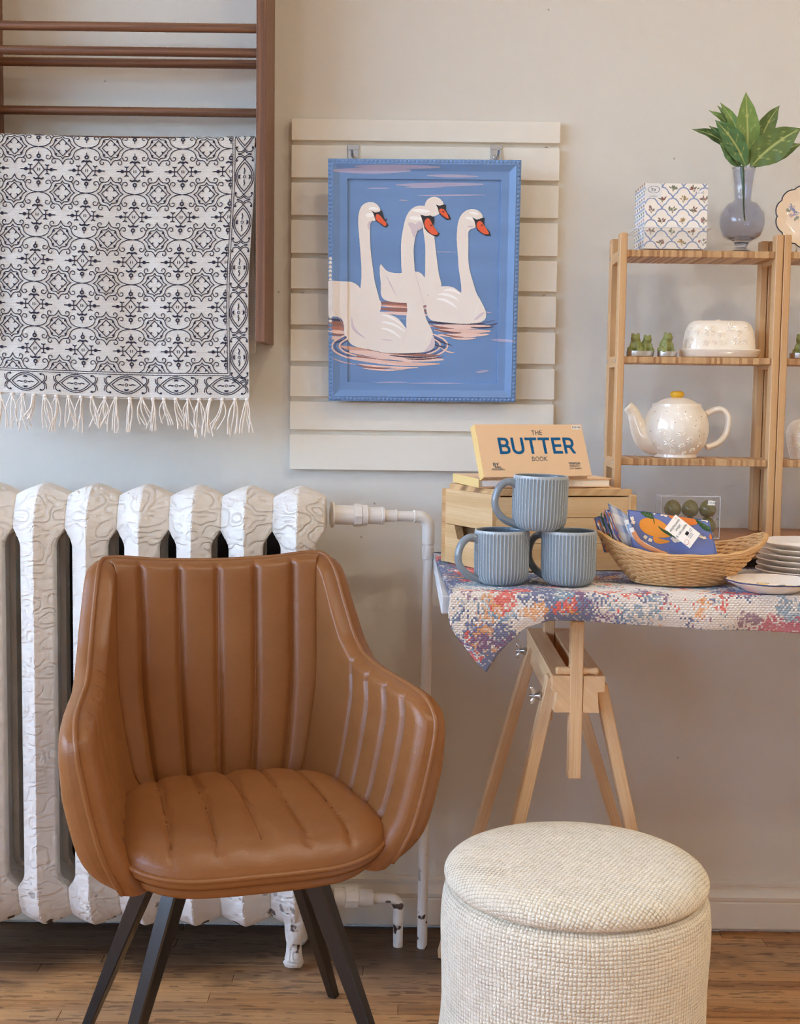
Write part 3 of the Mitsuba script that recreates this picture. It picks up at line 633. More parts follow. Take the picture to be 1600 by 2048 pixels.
for x in (xr[0] - SPC, xr[4]): put(AGP + '__bracket', P(boxb(x - .015, x + .015, -.0225, -.0003, .5, .53, .001), M['steel'], False))
# ================================================================== ARMCHAIR
CA = 0.3115; CC = (-.276, -.577)
ACH = TR(CC[0], CC[1], 0) @ RZ(CA)
def leather_h(p, n, uv): return fbm(p.x * 700, p.y * 700, p.z * 700, 2) * 0.5 + fbm(p.x * 60, p.y * 60, p.z * 60, 2)
def leather_c(p, n, uv):
    return mix(lin(140, 90, 48), lin(124, 77, 39), fbm(p.x * 14, p.y * 14, p.z * 14, 3) * 0.8 + 0.2 * noise(p.x * 200, p.y * 200, p.z * 200))
M['leather'] = bumped('leather', leather_h, 0.0007, proc(leather_c), 0.36, 0.5, eps=4e-4)
M['seam'] = mat('seam', lin(128, 74, 38), 0.5, 0.4)
CH = thing('armchair', 'tan leather tub armchair with channel stitching and black splayed legs, in front of the radiator', 'armchair')
def interp(x, xs, ys):
    from scipy.interpolate import PchipInterpolator
    return PchipInterpolator(xs, ys)(np.clip(x, xs[0], xs[-1]))
ZS0 = .398
QK = [0, .324, .350, .378, .441, .507, .586, .690, .815, .928, 1.0]
def rimz(q): return interp(np.abs(q), [0, .16, .29, .324, .350, .378, .441, .507, .586, .690, .815, .928, .975, 1.0], [.843, .846, .853, .852, .847, .835, .772, .719, .692, .683, .677, .670, .660, .640])
def Wz(z): return interp(z, [.398, .427, .471, .531, .579, .625, .66, .87], [.202, .217, .236, .252, .262, .270, .272, .274])
def ybz(z): return interp(z, [.398, .46, .55, .70, .86], [.130, .140, .150, .162, .173])
def yfz(z): return interp(z, [.398, .427, .471, .531, .579, .625, .66], [-.222, -.241, -.252, -.256, -.258, -.256, -.242])
def planx(q): return np.sign(q) * interp(np.abs(q), [0, .16, .28, .324, .350, .378, .441, .507, .586, .690, .815, .928, 1.0], [0, .362, .625, .702, .733, .752, .795, .828, .855, .885, .933, .976, 1.0])
def plany(q): return interp(np.abs(q), [0, .16, .28, .324, .350, .378, .441, .507, .586, .690, .815, .928, 1.0], [0, .002, .010, .026, .054, .100, .187, .281, .395, .546, .726, .89, 1.0])
def mid(q, z):
    tuck = 1 - .20 * np.clip(1 - (z - ZS0) / .085, 0, 1) ** 2 * np.clip((1 - np.abs(q)) / .12, 0, 1)
    return np.stack([Wz(z) * planx(q) * tuck, ybz(z) - plany(q) * (ybz(z) - yfz(z)), z], -1)
def shell(q, v, side):
    """side 0: outside of the tub, 1: inside, 2: the rim line"""
    zr = rimz(q); z = ZS0 + (zr - ZS0) * v
    p = mid(q, z)
    if side == 2: return p
    e = 1e-3
    tq = mid(np.clip(q + e, -1, 1), z) - mid(np.clip(q - e, -1, 1), z); tz = mid(q, z + e) - mid(q, z - e)
    n = -np.cross(tq, tz); n /= np.linalg.norm(n, axis=-1, keepdims=True) + 1e-12      # points outward
    dv = (1 - v) * (zr - ZS0); dq = (1 - np.abs(q)) * .42
    d = np.minimum(dv, dq); R = .015 if side else .018
    d = 1 / np.sqrt(1 / (dv + 1e-6) ** 2 + 1 / (dq + 1e-6) ** 2)
    rnd = np.sqrt(np.clip(1 - (1 - np.clip(d / R, 0, 1)) ** 2, 0, 1))
    if side == 0:
        bz = np.clip((z - ZS0) / .10, 0, 1); t = (.024 + .012 * np.clip((np.abs(q) - .4) / .4, 0, 1) * np.clip((.66 - z) / .1, 0, 1)) * rnd * np.sqrt(1 - (1 - bz) ** 2)
        return p + n * t[..., None]
    t = .026 * rnd
    g = np.abs(q); tuft = np.zeros_like(q)
    for c in GROOVES:
        tuft += -.0068 * np.exp(-((g - c) / .0080) ** 2)
    gs = np.array(GROOVES + [1.02]); k = np.clip(np.searchsorted(gs, g, side='right') - 1, 0, len(gs) - 2); k = np.maximum(k, 0)
    tt = np.clip((g - gs[k]) / (gs[k + 1] - gs[k]), 0, 1); tuft = tuft + .0060 * np.sin(PI * tt) ** .9 * np.clip((1 - g) / .1, 0, 1) * np.where(g > .34, .45, 1.)
    t = t + tuft * np.clip(dv / .022, 0, 1) ** .6 * np.clip(dq / .03, 0, 1)
    return p - n * t[..., None]
GROOVES = [0.0, .109, .218, .335, .575, .685, .795, .90]
qq = np.unique(np.r_[np.linspace(-1, 1, 341), np.array(GROOVES), -np.array(GROOVES), np.linspace(.94, 1, 14), -np.linspace(.94, 1, 14)])
vv = np.r_[np.linspace(0, .8, 40), np.linspace(.82, .955, 14), np.linspace(.96, 1, 14)]
Q, V = np.meshgrid(qq, vv, indexing='ij')
Oo = shell(Q, V, 0); Oi = shell(Q, V, 1)
scene[CH + '__outer_shell'] = P(xf(grid(Oo), ACH), M['leather'], True)
scene[CH + '__backrest_lining'] = P(xf(grid(Oi, flip=True), ACH), M['leather'], True)
rim = np.vstack([shell(np.full(26, -1.), np.linspace(0.02, .995, 26), 2), shell(np.linspace(-.995, .995, 240), np.ones(240), 2), shell(np.full(26, 1.), np.linspace(.995, .02, 26), 2)])
scene[CH + '__piping'] = P(xf(tube(spline(rim[::2], 320), .0042, 8), ACH), M['leather'], True)
# stitched seams in the lining
st = []
for c in GROOVES:
    for s in ((1,) if c == 0 else (1, -1)):
        v = np.linspace(.18, .985, 50); ln_ = shell(np.full(50, s * c), v, 1); st.append(tube(ln_, .0007, 4))
put(CH + '__stitched_seam', P(xf(cat(st), ACH), M['seam'], True), kind='stuff')
# base of the tub under the seat, closed in front
th = np.linspace(0, 2 * PI, 120, endpoint=False)
def plan(a, rx, yf, yb, ex=2.8):
    c, s = np.cos(a), np.sin(a); x = rx * np.sign(c) * np.abs(c) ** (2 / ex); cy, ry = (yf + yb) / 2, (yb - yf) / 2
    return np.stack([x, cy + ry * np.sign(s) * np.abs(s) ** (2 / ex)], -1)
rows = []
for k, z in ((.40, .392), (.80, .392), (.93, .3935), (.985, .398), (1.0, .406), (1.0, .418), (.985, .432), (.955, .440), (.93, .440)):
    xy = plan(th, .222, -.272, .135, 3.0); c = np.array([0, -.068]); xy = c + (xy - c) * k; rows.append(np.c_[xy, np.full(len(xy), z)])
base_ = grid(np.array(rows), closed_v=True)
bc = np.array([[0, -.068, .391]]); k0 = len(base_.vertices)
base_ = mesh(np.vstack([base_.vertices, bc]), np.vstack([base_.faces, [[k0, (j + 1) % 120, j] for j in range(120)]]))
base_.vertices[:, 2] += .030 * np.clip((np.abs(base_.vertices[:, 0]) - .10) / .13, 0, 1) ** 2
base_.fix_normals(); scene[CH + '__seat_base'] = P(xf(base_, ACH), M['leather'], 50)
# seat cushion with channels and piping
SW_, SYF, SYB = .226, -.280, .100
ni, nj = 121, 90
def cush(a, k, zoff=0):
    xy = plan(a, SW_, SYF, SYB, 3.4); c = np.array([0, (SYF + SYB) / 2]); xy = c + (xy - c) * k[..., None]
    t = np.clip((xy[..., 1] - SYB) / (SYF - SYB), 0, 1); xy[..., 0] *= .86 + .14 * t       # narrower towards the back
    return xy
a = np.linspace(0, 2 * PI, 240, endpoint=False); kk = np.r_[np.linspace(0.0008, .80, 26), np.linspace(.82, .995, 22)]
Ag, Kg = np.meshgrid(a, kk, indexing='ij'); xy = cush(Ag, Kg)
edge = np.sqrt(np.clip(1 - (np.clip((Kg - .74) / .26, 0, 1)) ** 2, 0, 1))
g = np.abs(xy[..., 0] / (.86 + .14 * np.clip((xy[..., 1] - SYB) / (SYF - SYB), 0, 1)))
lines = np.array([-.137, -.0685, 0, .0685, .137]); xs_ = xy[..., 0] / (.86 + .14 * np.clip((xy[..., 1] - SYB) / (SYF - SYB), 0, 1))
dmin = np.min(np.abs(xs_[..., None] - lines), -1)
groove = -.0050 * np.exp(-(dmin / .0036) ** 2) + .0034 * np.sin(PI * np.clip(dmin / .0685, 0, 1)) ** .7
yy = (xy[..., 1] - (SYF + SYB) / 2) / ((SYB - SYF) / 2)
ztop = .4465 + edge * (.034 + .012 * (1 - yy ** 2) + .004 * (1 - (xs_ / .2) ** 2) + groove)
top = np.concatenate([xy, ztop[..., None]], -1)
side = []
for k, z in ((1.0, .4435), (1.004, .440), (1.0, .432), (.985, .426), (.9, .425)):
    side.append(np.c_[cush(a, np.full(len(a), k)), np.full(len(a), z)])
cm = grid(np.concatenate([top, np.stack(side, 1)], 1), closed_u=True)
v = cm.vertices; 
def bow(v):  # the front edge dips towards its middle
    v = v.copy(); v[:, 2] += -.012 * np.clip((-.05 - v[:, 1]) / .2, 0, 1) + .022 * np.clip((np.abs(v[:, 0]) - .09) / .13, 0, 1) ** 2 * np.clip((-.1 - v[:, 1]) / .12, 0, 1); return v
cm.vertices = bow(v)
scene[CH + '__seat_cushion'] = P(xf(cm, ACH), M['leather'], True)
pp = bow(np.c_[cush(a, np.full(len(a), 1.006)), np.full(len(a), .4415)])
scene[CH + '__seat_piping'] = P(xf(tube(pp, .0040, 8, closed=True), ACH), M['leather'], True)
ss = []
for xl in lines:
    t = np.linspace(.02, .90, 40); yy_ = SYB + (SYF - SYB) * t; j = np.arange(40)
    zz_ = []
    for y in yy_:
        xs2 = xl * (.86 + .14 * np.clip((y - SYB) / (SYF - SYB), 0, 1)); kq = np.argmin((v[:, 0] - xs2) ** 2 + (v[:, 1] - y) ** 2 + 9 * (v[:, 2] < .44)); zz_.append(cm.vertices[kq, 2])
    xs2 = xl * (.86 + .14 * np.clip((yy_ - SYB) / (SYF - SYB), 0, 1)); zz_ = np.convolve(np.pad(zz_, 3, 'edge'), np.ones(7) / 7, 'valid')
    ss.append(tube(np.c_[xs2, yy_, zz_ + .0002], .0008, 4))
put(CH + '__seat_seam', P(xf(cat(ss), ACH), M['seam'], True), kind='stuff')
# black steel legs, square and tapering, on a plate
M['black'] = mat('black', lin(16, 16, 18), 0.24, 0.8)
M['blackm'] = mat('blackmatte', lin(20, 19, 20), 0.6, 0.3)
scene[CH + '__mounting_plate'] = P(xf(cat([boxb(-.13, .13, -.022, .022, .378, .394, .002), boxb(-.022, .022, -.13, .13, .376, .3925, .002)]), ACH), M['blackm'], False)
for sx in (-1, 1):
    for sy in (-1, 1):
        p0 = np.array([sx * .098, sy * .085 - .03, .402]); p1 = np.array([sx * .229, sy * .183, 0])
        ax_ = p1 - p0; ax_ /= np.linalg.norm(ax_); out = np.array([sx, sy * .85, 0.]); out /= np.linalg.norm(out)
        e1 = np.cross(ax_, out); e1 /= np.linalg.norm(e1); e2 = np.cross(e1, ax_)
        pts = []
        for p, w, t in ((p0, .0155, .0175), (p1, .0085, .009)):
            for i, j in ((1, 1), (-1, 1), (-1, -1), (1, -1)):
                for bi, bj in ((1, .82), (.82, 1)): pts.append(p + e1 * i * w * bi + e2 * j * t * bj)
        hull = trimesh.convex.convex_hull(np.array(pts)); hull.vertices[:, 2] = np.maximum(hull.vertices[:, 2], 0.0005)
        put(CH + '__leg', P(xf(hull, ACH), M['black'], False))
# ================================================================== OTTOMAN
def weave2(a, b):
    i, j = dr.floor(a), dr.floor(b); fa, fb = a - i, b - j
    par = dr.floor((i + j) * 0.5) * 2 == (i + j)
    h1 = dr.sin(PI * fb) * (0.55 + 0.45 * dr.sin(PI * fa)); h2 = dr.sin(PI * fa) * (0.55 + 0.45 * dr.sin(PI * fb))
    return dr.select(par, h1, h2) * (0.6 + 0.4 * cell_rand(i, j, 2)), cell_rand(i, j, 5)
def otto_uv(uv):
    w = .5 * (fbm(uv.x * 30, uv.y * 30, 3, 2) - .5)
    return uv.x * 165 + w, uv.y * 165 + w
def otto_h(p, n, uv):
    a, b = otto_uv(uv); h, r = weave2(a, b); return h * (0.7 + 0.6 * noise(uv.x * 20, uv.y * 120, 7)) + 0.3 * noise(uv.x * 900, uv.y * 900, 2)
def otto_c(p, n, uv):
    a, b = otto_uv(uv); h, r = weave2(a, b)
    c = mix(lin(196, 183, 157), lin(230, 219, 196), smoothstep(0.05, 0.5, h + 0.35 * (r - 0.5)))
    line = smoothstep(0.80, 0.9, noise(a * 0.07, dr.floor(b * 0.5) * 3.1, 4)) * smoothstep(0.35, 0.1, h)
    return mix(c, mi.Color3f(*lin(140, 128, 108)), dr.maximum(line, smoothstep(0.10, 0.02, h) * 0.34) * (0.4 + 0.6 * r))
M['boucle'] = bumped('boucle', otto_h, 0.0030, proc(otto_c), 0.95, 0.1, eps=6e-4)
OC = at(1150, 1769, Z=.42); OX, OY, OR = OC[0], OC[1], .1975
OT = thing('ottoman', 'round cream boucle storage ottoman with a lid, in front of the trestle table', 'ottoman')
def lathe_uv(prof, n=180, planar=False, ang=.5):
    prof = spline(prof, 90); m = lathe(prof, n)
    t = np.arange(n + 1) * 2 * PI / n
    Pg = np.stack([np.cos(t)[:, None] * prof[:, 0], np.sin(t)[:, None] * prof[:, 0], np.broadcast_to(prof[:, 1], (n + 1, len(prof)))], -1)
    Pg = Pg + .0012 * (meshkit.fbm(Pg * 40, 3)[..., None] - .5) * np.array([1, 1, 1])
    d = np.r_[0, np.cumsum(np.linalg.norm(np.diff(prof, axis=0), axis=1))]
    if planar:
        k = (d[-1] - d)[None, :]; c, s = math.cos(ang), math.sin(ang); x, y = np.cos(t)[:, None] * k, np.sin(t)[:, None] * k
        uv = np.stack([c * x - s * y, s * x + c * y], -1)
    else: uv = np.stack(np.broadcast_arrays((t * OR)[:, None], d[None, :]), -1)
    return grid(Pg), uv.reshape(-1, 2)
bm_, buv = lathe_uv([(OR - .006, .004), (OR, .012), (OR + .001, .2), (OR + .001, .36), (OR - .001, .400), (OR - .006, .416), (OR - .018, .4225), (.10, .423), (.0005, .423)])
scene[OT + '__body'] = mikit.ply(move(bm_, OX, OY, 0), M['boucle'], True, uv=buv)
lm_, luv = lathe_uv([(.0005, .4245), (.1, .4245), (OR - .012, .425), (OR - .006, .429), (OR - .003, .437), (OR - .006, .446), (OR - .016, .4545), (OR - .036, .461), (OR - .075, .4655), (.07, .468), (.0005, .4685)], planar=True)
scene[OT + '__lid'] = mikit.ply(move(lm_, OX, OY, 0), M['boucle'], True, uv=luv)
scene[OT + '__base_plinth'] = P(move(lathe([(0, .001), (OR - .02, .001), (OR - .02, .012), (0, .012)], 48), OX, OY, 0), M['blackm'], 30)

# ================================================================== TABLE ON A TRESTLE
TZ = .8285                      # top of the cloth
TFY, TBY = -.655, -.085         # front and back edge
tlx = at(883, 1200, -.63)[0]
M['tabletop'] = mat('tabletop', lin(186, 184, 182), 0.5, 0.4)
TT = thing('tabletop', 'light grey tabletop under the patterned cloth, resting on the wooden trestle', 'table')
TTOP = TZ - .0105
scene[TT + '__board'] = P(boxb(tlx, 2.35, -.632, TBY, TTOP - .030, TTOP, .002), M['tabletop'], False)
M['birch'] = mat('birch', proc(wood_fn(lin(214, 178, 136), lin(201, 160, 116), lin(176, 130, 88), 0.10, 26., 1.5, 0.25)), 0.45, 0.4)
TS = thing('trestle', 'adjustable pale wooden trestle with a peg and wing nuts holding up the tabletop', 'trestle')
BY0, BY1 = -.575, -.125; BZ = at(1125, 1352, BY0)[2]
xm = at(1155, 1370, BY0)[0]
def blk(px0, px1, inner):
    x0, x1 = at(px0, 1370, BY0)[0], at(px1, 1370, BY0)[0]
    hz = .0265; lz = .062
    # cross-section: a wide head and a narrower foot towards the middle
    g = sg.Polygon([(x0, BZ), (x1, BZ), (x1, BZ - lz), (x1 - .021, BZ - lz), (x1 - .029, BZ - lz + .0), (x1 - .024, BZ - hz), (x0, BZ - hz)] if inner == 1 else [(x0, BZ), (x1, BZ), (x1, BZ - hz), (x0 + .024, BZ - hz), (x0 + .027, BZ - lz), (x0, BZ - lz)])
    m = trimesh.creation.extrude_polygon(g, BY1 - BY0, engine='earcut')
    return xf(m, frame_to([0, BY1, 0], [1, 0, 0], [0, 0, 1], [0, -1, 0]))
for a_, b_, k_ in ((1105.5, 1144, 1), (1167, 1210, 2)):
    m = explode(blk(a_, b_, k_)); _board[0] += 1
    put(TS + '__beam', mikit.ply(m, M['birch'], False, uv=np.stack([m.vertices[:, 1], m.vertices[:, 0] + m.vertices[:, 2] + 10 * _board[0]], 1)))
pzb = at(1150, 1558, BY0)[2]; pw = .0212
def stick(p0, p1, w, t, up=(0, 1, 0), extra=0.):
    p0, p1 = np.array(p0, float), np.array(p1, float); L = np.linalg.norm(p1 - p0); z = (p1 - p0) / L; x = np.cross(up, z); x /= np.linalg.norm(x); y = np.cross(z, x)
    return woodply(boxm(w, t, L + extra, .0015), M['birch'], 'z', frame_to((p0 + p1) / 2, x, y, z))
zt_ = TTOP - .030
xp = at(1151, 1450, BY0)[0]
for y in (BY0 + .012, BY1 - .035):
    put(TS + '__post', stick([xp, y, pzb], [xp, y, zt_ - .0185], pw, .028))
put(TS + '__top_bar', woodply(boxb(xp - .033, xp - .004, BY0 + .03, BY1 - .05, zt_ - .018, zt_ - .0005, .0012), M['birch'], 'y'))
put(TS + '__top_bar', woodply(boxb(xp - .003, xp + .033, BY0 + .0, BY1 - .05, zt_ - .018, zt_ - .0005, .0012), M['birch'], 'y'))
pz = BZ + .0075
pegx0, pegx1 = at(1111, 1335, BY0 + .01)[0], at(1197, 1335, BY0 + .01)[0]
t_ = np.linspace(0, 1, 40); pr_ = np.interp(t_, [0, .02, .04, .60, .70, .77, .86, .93, .97, 1], [.0045, .0062, .0068, .0068, .0060, .0044, .0056, .0066, .0062, .004])
put(TS + '__peg', P(tube(np.c_[pegx0 + (pegx1 - pegx0) * t_, np.full(40, BY0 + .008), np.full(40, pz)], pr_, 18), M['birch_peg'] if 'birch_peg' in M else mat('birchpeg', lin(210, 172, 128), 0.45, 0.4), True), 'turned wooden peg with a waist')
legs = [((1102, 1366), (1032, 1660), -.528, 2095), ((1203, 1380), (1263, 1665), -.528, 2095), ((1068, 1285), (952, 1680), -.150, 1909), ((1128, 1305), (1237, 1660), -.150, 1909)]
tops = []
for (a0, b0), (a1, b1), Y, fy in legs:
    p = at(a0, b0, Y); fx = a0 + (a1 - a0) * (fy - b0) / (b1 - b0); q = at(fx, fy, Y); q[2] = 0.002
    e = (q - p) / np.linalg.norm(q - p); p = p - e * .012; tops.append((p, e))
    put(TS + '__leg', stick(q, p, .0205, .034, (0, 1, 0)))
def wingnut(c):
    w = []
    hub = tube(np.array([[0, 0, 0], [-.004, 0, 0], [-.005, 0, 0], [-.010, 0, 0], [-.0105, 0, 0], [-.020, 0, 0]]), np.array([.0075, .0075, .0055, .0048, .003, .003]), 14); w.append(hub)
    for s in (1, -1):
        w.append(xf(trimesh.creation.icosphere(2, 1.), TR(-.0135, 0, s * .0085) @ RY(-s * .55) @ SC(.0040, .0018, .0085)))
    return move(cat(w), *c)
for (p, e), d in ((tops[2], .030), (tops[0], .035)):
    put(TS + '__wing_nut', P(wingnut(p + e * d + np.array([-.012, 0, 0])), M['chrome'], True))
# patterned cloth: a thick woven rug over the table, its corner hanging down in front
def cloth_c(p, n, uv):
    a, b = uv.x * 300, uv.y * 260
    k = dr.floor(b); s = dr.abs(dr.sin(PI * (a * 0.5 + 0.5 * k))); h = s * dr.abs(dr.sin(PI * b))
    r = cell_rand(dr.floor(a + k), k, 1); r2 = cell_rand(dr.floor(a + k), k, 9)
    U, V = uv.x + .01 * noise(uv.x * 90, uv.y * 90, 2), uv.y + .01 * noise(uv.x * 90, uv.y * 90, 6)
    c = mi.Color3f(*lin(226, 214, 200))
    left = smoothstep(0.55, 0.05, uv.x); lo = smoothstep(.60, .66, uv.y) * smoothstep(.34, .05, uv.x)
    navy = fbm(U * 15 + 5, V * 17, 1, 3) + 0.25 * left + .06 * lo
    c = mix(c, mi.Color3f(*lin(92, 102, 138)), (navy + (r - .5) * .22 > 0.635) * 0.85)
    teal = fbm(U * 20 + 50, V * 24, 3, 3)
    c = mix(c, mi.Color3f(*lin(132, 154, 168)), (teal + (r - .5) * .25 > 0.66) * 0.8)
    purple = fbm(U * 22 + 20, V * 22 + 7, 5, 3)
    c = mix(c, mi.Color3f(*lin(140, 100, 124)), (purple + (r - .5) * .2 > 0.69) * 0.75)
    coral = fbm(U * 21 + 90, V * 21 + 3, 8, 3) + 0.02 * smoothstep(.22, .05, uv.x)
    c = mix(c, mi.Color3f(*lin(222, 108, 94)), (coral + (r - .5) * .16 > 0.715) * 0.88)
    orange = fbm(U * 26 + 130, V * 26 + 33, 8, 3) - 0.03 * smoothstep(.25, .05, uv.x)
    c = mix(c, mi.Color3f(*lin(228, 164, 108)), (orange + (r - .5) * .16 > 0.735) * 0.8)
    rose = dr.exp(-dr.square((uv.x - .57) / .075) - dr.square((V - .612) / .030)) + .45 * (fbm(U * 40, V * 40, 2, 2) - .5)
    c = mix(c, mi.Color3f(*lin(198, 96, 110)), (rose + (r - .5) * .3 > 0.42) * 0.8)
    c = mix(c, mi.Color3f(*lin(232, 222, 210)), (r2 > .86) * 0.6)
    return c * (0.82 + 0.26 * h)
def cloth_h(p, n, uv):
    a, b = uv.x * 300, uv.y * 260; k = dr.floor(b)
    return dr.abs(dr.sin(PI * (a * 0.5 + 0.5 * k))) * dr.abs(dr.sin(PI * b))
M['cloth'] = bumped('cloth', cloth_h, 0.0020, proc(cloth_c), 0.95, 0.1, eps=3e-4)
top_px = np.r_[np.linspace(900, 1100, 60), np.linspace(1106, 1700, 60), [2400, 3600]]
hem_x = np.interp(top_px, [900, 930, 960, 1000, 1050, 1100, 9999], [966, 978, 990, 1016, 1054, 1100, 9999])
hem_y = np.interp(hem_x, [966, 975, 984, 996, 1016, 1054, 1100, 1300, 1600, 9999], [1352, 1360, 1342, 1322, 1298, 1264, 1250, 1262, 1277, 1300])
Yf = TFY - .004
rows = []
for j in range(len(top_px)):
    t0 = at(top_px[j], 1170, Yf); hm = at(hem_x[j], hem_y[j], Yf); x0, x1, drop = t0[0], hm[0], TZ - hm[2] - .006
    bx = at(866, 1098, TBY - .03)[0] if j == 0 else None
    pts, r_ = [], .014
    nb = 26
    xb = x0 + (at(866, 1098, -.11)[0] - at(900, 1165, Yf)[0]) * max(0., 1 - (x0 - at(900, 1165, Yf)[0]) / .3)
    for k in range(nb):
        f = k / (nb - 1); y = TBY - .02 + (TFY + r_ - TBY + .02) * f; pts.append([xb + (x0 - xb) * f, y, TZ + .0015 * math.sin(y * 40 + x0 * 30) - .0015])
    for k in range(1, 9):
        a = k / 8 * PI / 2; pts.append([x0, TFY + r_ - r_ * math.sin(a), TZ - r_ + r_ * math.cos(a)])
    nd = 30
    for k in range(1, nd + 1):
        f = k / nd; d = r_ + (drop - r_) * f; tip = max(0., 1 - (x0 - tlx) / .09)
        wv_ = .006 * math.sin(x0 * 21 + 1) * f + .004 * math.sin(x0 * 47) * f
        pts.append([x0 + (x1 - x0) * f ** 2.0 - .006 * tip * math.sin(PI * min(1, f * 1.6)), TFY - .004 * math.sin(PI * f * .9) + wv_ + .030 * tip * f * f + .010 * f * f, TZ - d])
    rows.append(pts)
CP = np.array(rows); d_ = np.linalg.norm(np.diff(CP, axis=1), axis=2); sl_ = np.concatenate([np.zeros((len(CP), 1)), np.cumsum(d_, 1)], 1)
cuv = np.stack([CP[..., 0] - tlx, sl_], -1)
def thick(Pg, uvg, t):
    """a cloth of thickness t below the grid Pg, closed along its edges"""
    tu = np.gradient(Pg, axis=0); tv = np.gradient(Pg, axis=1); n = np.cross(tu, tv); n /= np.linalg.norm(n, axis=-1, keepdims=True) + 1e-12
    B = Pg + n * t; loops = [np.stack([Pg[0], B[0]]), np.stack([B[-1], Pg[-1]]), np.stack([B[:, 0], Pg[:, 0]]), np.stack([Pg[:, -1], B[:, -1]])]
    us = [np.stack([uvg[0], uvg[0]]), np.stack([uvg[-1], uvg[-1]]), np.stack([uvg[:, 0]] * 2), np.stack([uvg[:, -1]] * 2)]
    ms = [grid(Pg, flip=True), grid(B)] + [grid(l) for l in loops]
    return cat(ms), np.vstack([uvg.reshape(-1, 2)] * 2 + [u.reshape(-1, 2) for u in us])
cm_, cu_ = thick(CP, cuv, .006)
_k, _first, _inv = np.unique(np.round(cm_.vertices, 6), axis=0, return_index=True, return_inverse=True)
cm_, cu_ = mesh(cm_.vertices[_first], np.ravel(_inv)[cm_.faces]), cu_[_first]      # one closed skin
if cm_.volume < 0: cm_ = mesh(cm_.vertices, cm_.faces[:, ::-1])
TC = thing('tablecloth', 'thick woven cream, navy and coral cloth over the tabletop, one corner hanging down', 'tablecloth')
scene[TC + '__woven_cloth'] = mikit.ply(cm_, M['cloth'], True, uv=cu_)
# ================================================================== BAMBOO SHELVES
M['bamboo'] = mat('bamboo', proc(wood_fn(lin(198, 158, 112), lin(186, 143, 96), lin(160, 114, 70), 0.12, 55., 0.6, 0.45)), 0.42, 0.45)
def lam_fn(p, n, uv):  # edge of a laminated board: strips side by side
    i = dr.floor(uv.y / 0.0052); r = cell_rand(i, dr.floor(uv.y / 10 + .5))
    c = mix(lin(192, 154, 110), lin(156, 112, 72), smoothstep(0.15, 0.95, r))
    return c * (0.88 + 0.2 * fbm(uv.x * 300, uv.y * 60, i, 2))
M['lam'] = mat('lam', proc(lam_fn), 0.45, 0.4)
SYF_, SYB_, PWD, PDP = -.262, -.134, .0134, .028
def px_x(px, y, Y): return at(px, y, Y)[0]
ux0, ux1 = px_x(1241, 480, SYF_), px_x(1568, 480, SYF_)
stz = at(1400, 467, SYF_)[2]; sbz = at(1560, 1074, SYF_)[2]
RISZ = sbz
shelf_z = [(at(1400, 501, -.256)[2], .0128), (at(1400, 714.5, -.256)[2], .0122), (at(1400, 918.5, -.256)[2], .0128)]
def shelf_unit(x0, x1, label):
    t = thing('bamboo_shelf', label, 'shelf', 'bamboo shelf units')
    for x in (x0, x1 - PWD):
        for y in (SYF_, SYB_ - PDP): put(t + '__post', woodply(boxb(x, x + PWD, y, y + PDP, TZ + .0006 if x < ux0 + .01 else sbz + .0004, stz, .0012), M['bamboo'], 'z'))
    for zt_s, h in shelf_z:
        m = explode(boxb(x0 + PWD + .0004, x1 - PWD - .0004, -.256, SYB_ - .002, zt_s - h, zt_s, .0008)); _board[0] += 1
        put(t + '__shelf', mikit.ply(m, M['lam'], False, uv=np.stack([m.vertices[:, 1] + m.vertices[:, 2], m.vertices[:, 0] + 10 * _board[0]], 1)))
        for x in (x0 + .0008, x1 - PWD + .0016):
            put(t + '__side_rail', woodply(boxb(x, x + .011, SYF_ + PDP + .0003, SYB_ - PDP - .0003, zt_s - .020, zt_s + .001, .0008), M['bamboo'], 'y'))
        for y in (SYF_ + .014, SYB_ - .014):
            put(t + '__bolt', P(xf(lathe([(0, .0012), (.0022, .0010), (.0028, 0)], 10), frame_to([x0 - .0001, y, zt_s - .008], [0, 1, 0], [0, 0, 1], [-1, 0, 0])), M['steel'], True))
    return t
shelf_unit(ux0, ux1, 'bamboo shelf unit standing behind the wicker basket, vase on top and teapot below')
wU = ux1 - ux0
shelf_unit(px_x(1569.5, 480, SYF_), px_x(1569.5, 480, SYF_) + wU, 'bamboo shelf unit cut by the right edge, scalloped plate on top')
M['brownwood'] = mat('brownwood', proc(wood_fn(lin(168, 122, 84), lin(146, 100, 66), lin(112, 74, 48), 0.12, 55., 1.2, 0.45)), 0.45, 0.4)
RI = thing('wooden_riser', 'low brown wooden riser under the bamboo shelves, beside the stacked plates', 'riser')
rx0 = ux0 + PWD + .008
put(RI + '__top_board', woodply(boxb(rx0, 1.75, -.335, -.095, RISZ - .034, RISZ - .0002, .002), M['brownwood'], 'x'))
for x in (rx0 + .02, .62, 1.2, 1.7):
    put(RI + '__foot', woodply(boxb(x, x + .03, -.30, -.11, TZ + .0002, RISZ - .0343, .001), M['brownwood'], 'y'))

S1, S2, S3 = shelf_z[0][0], shelf_z[1][0], shelf_z[2][0]
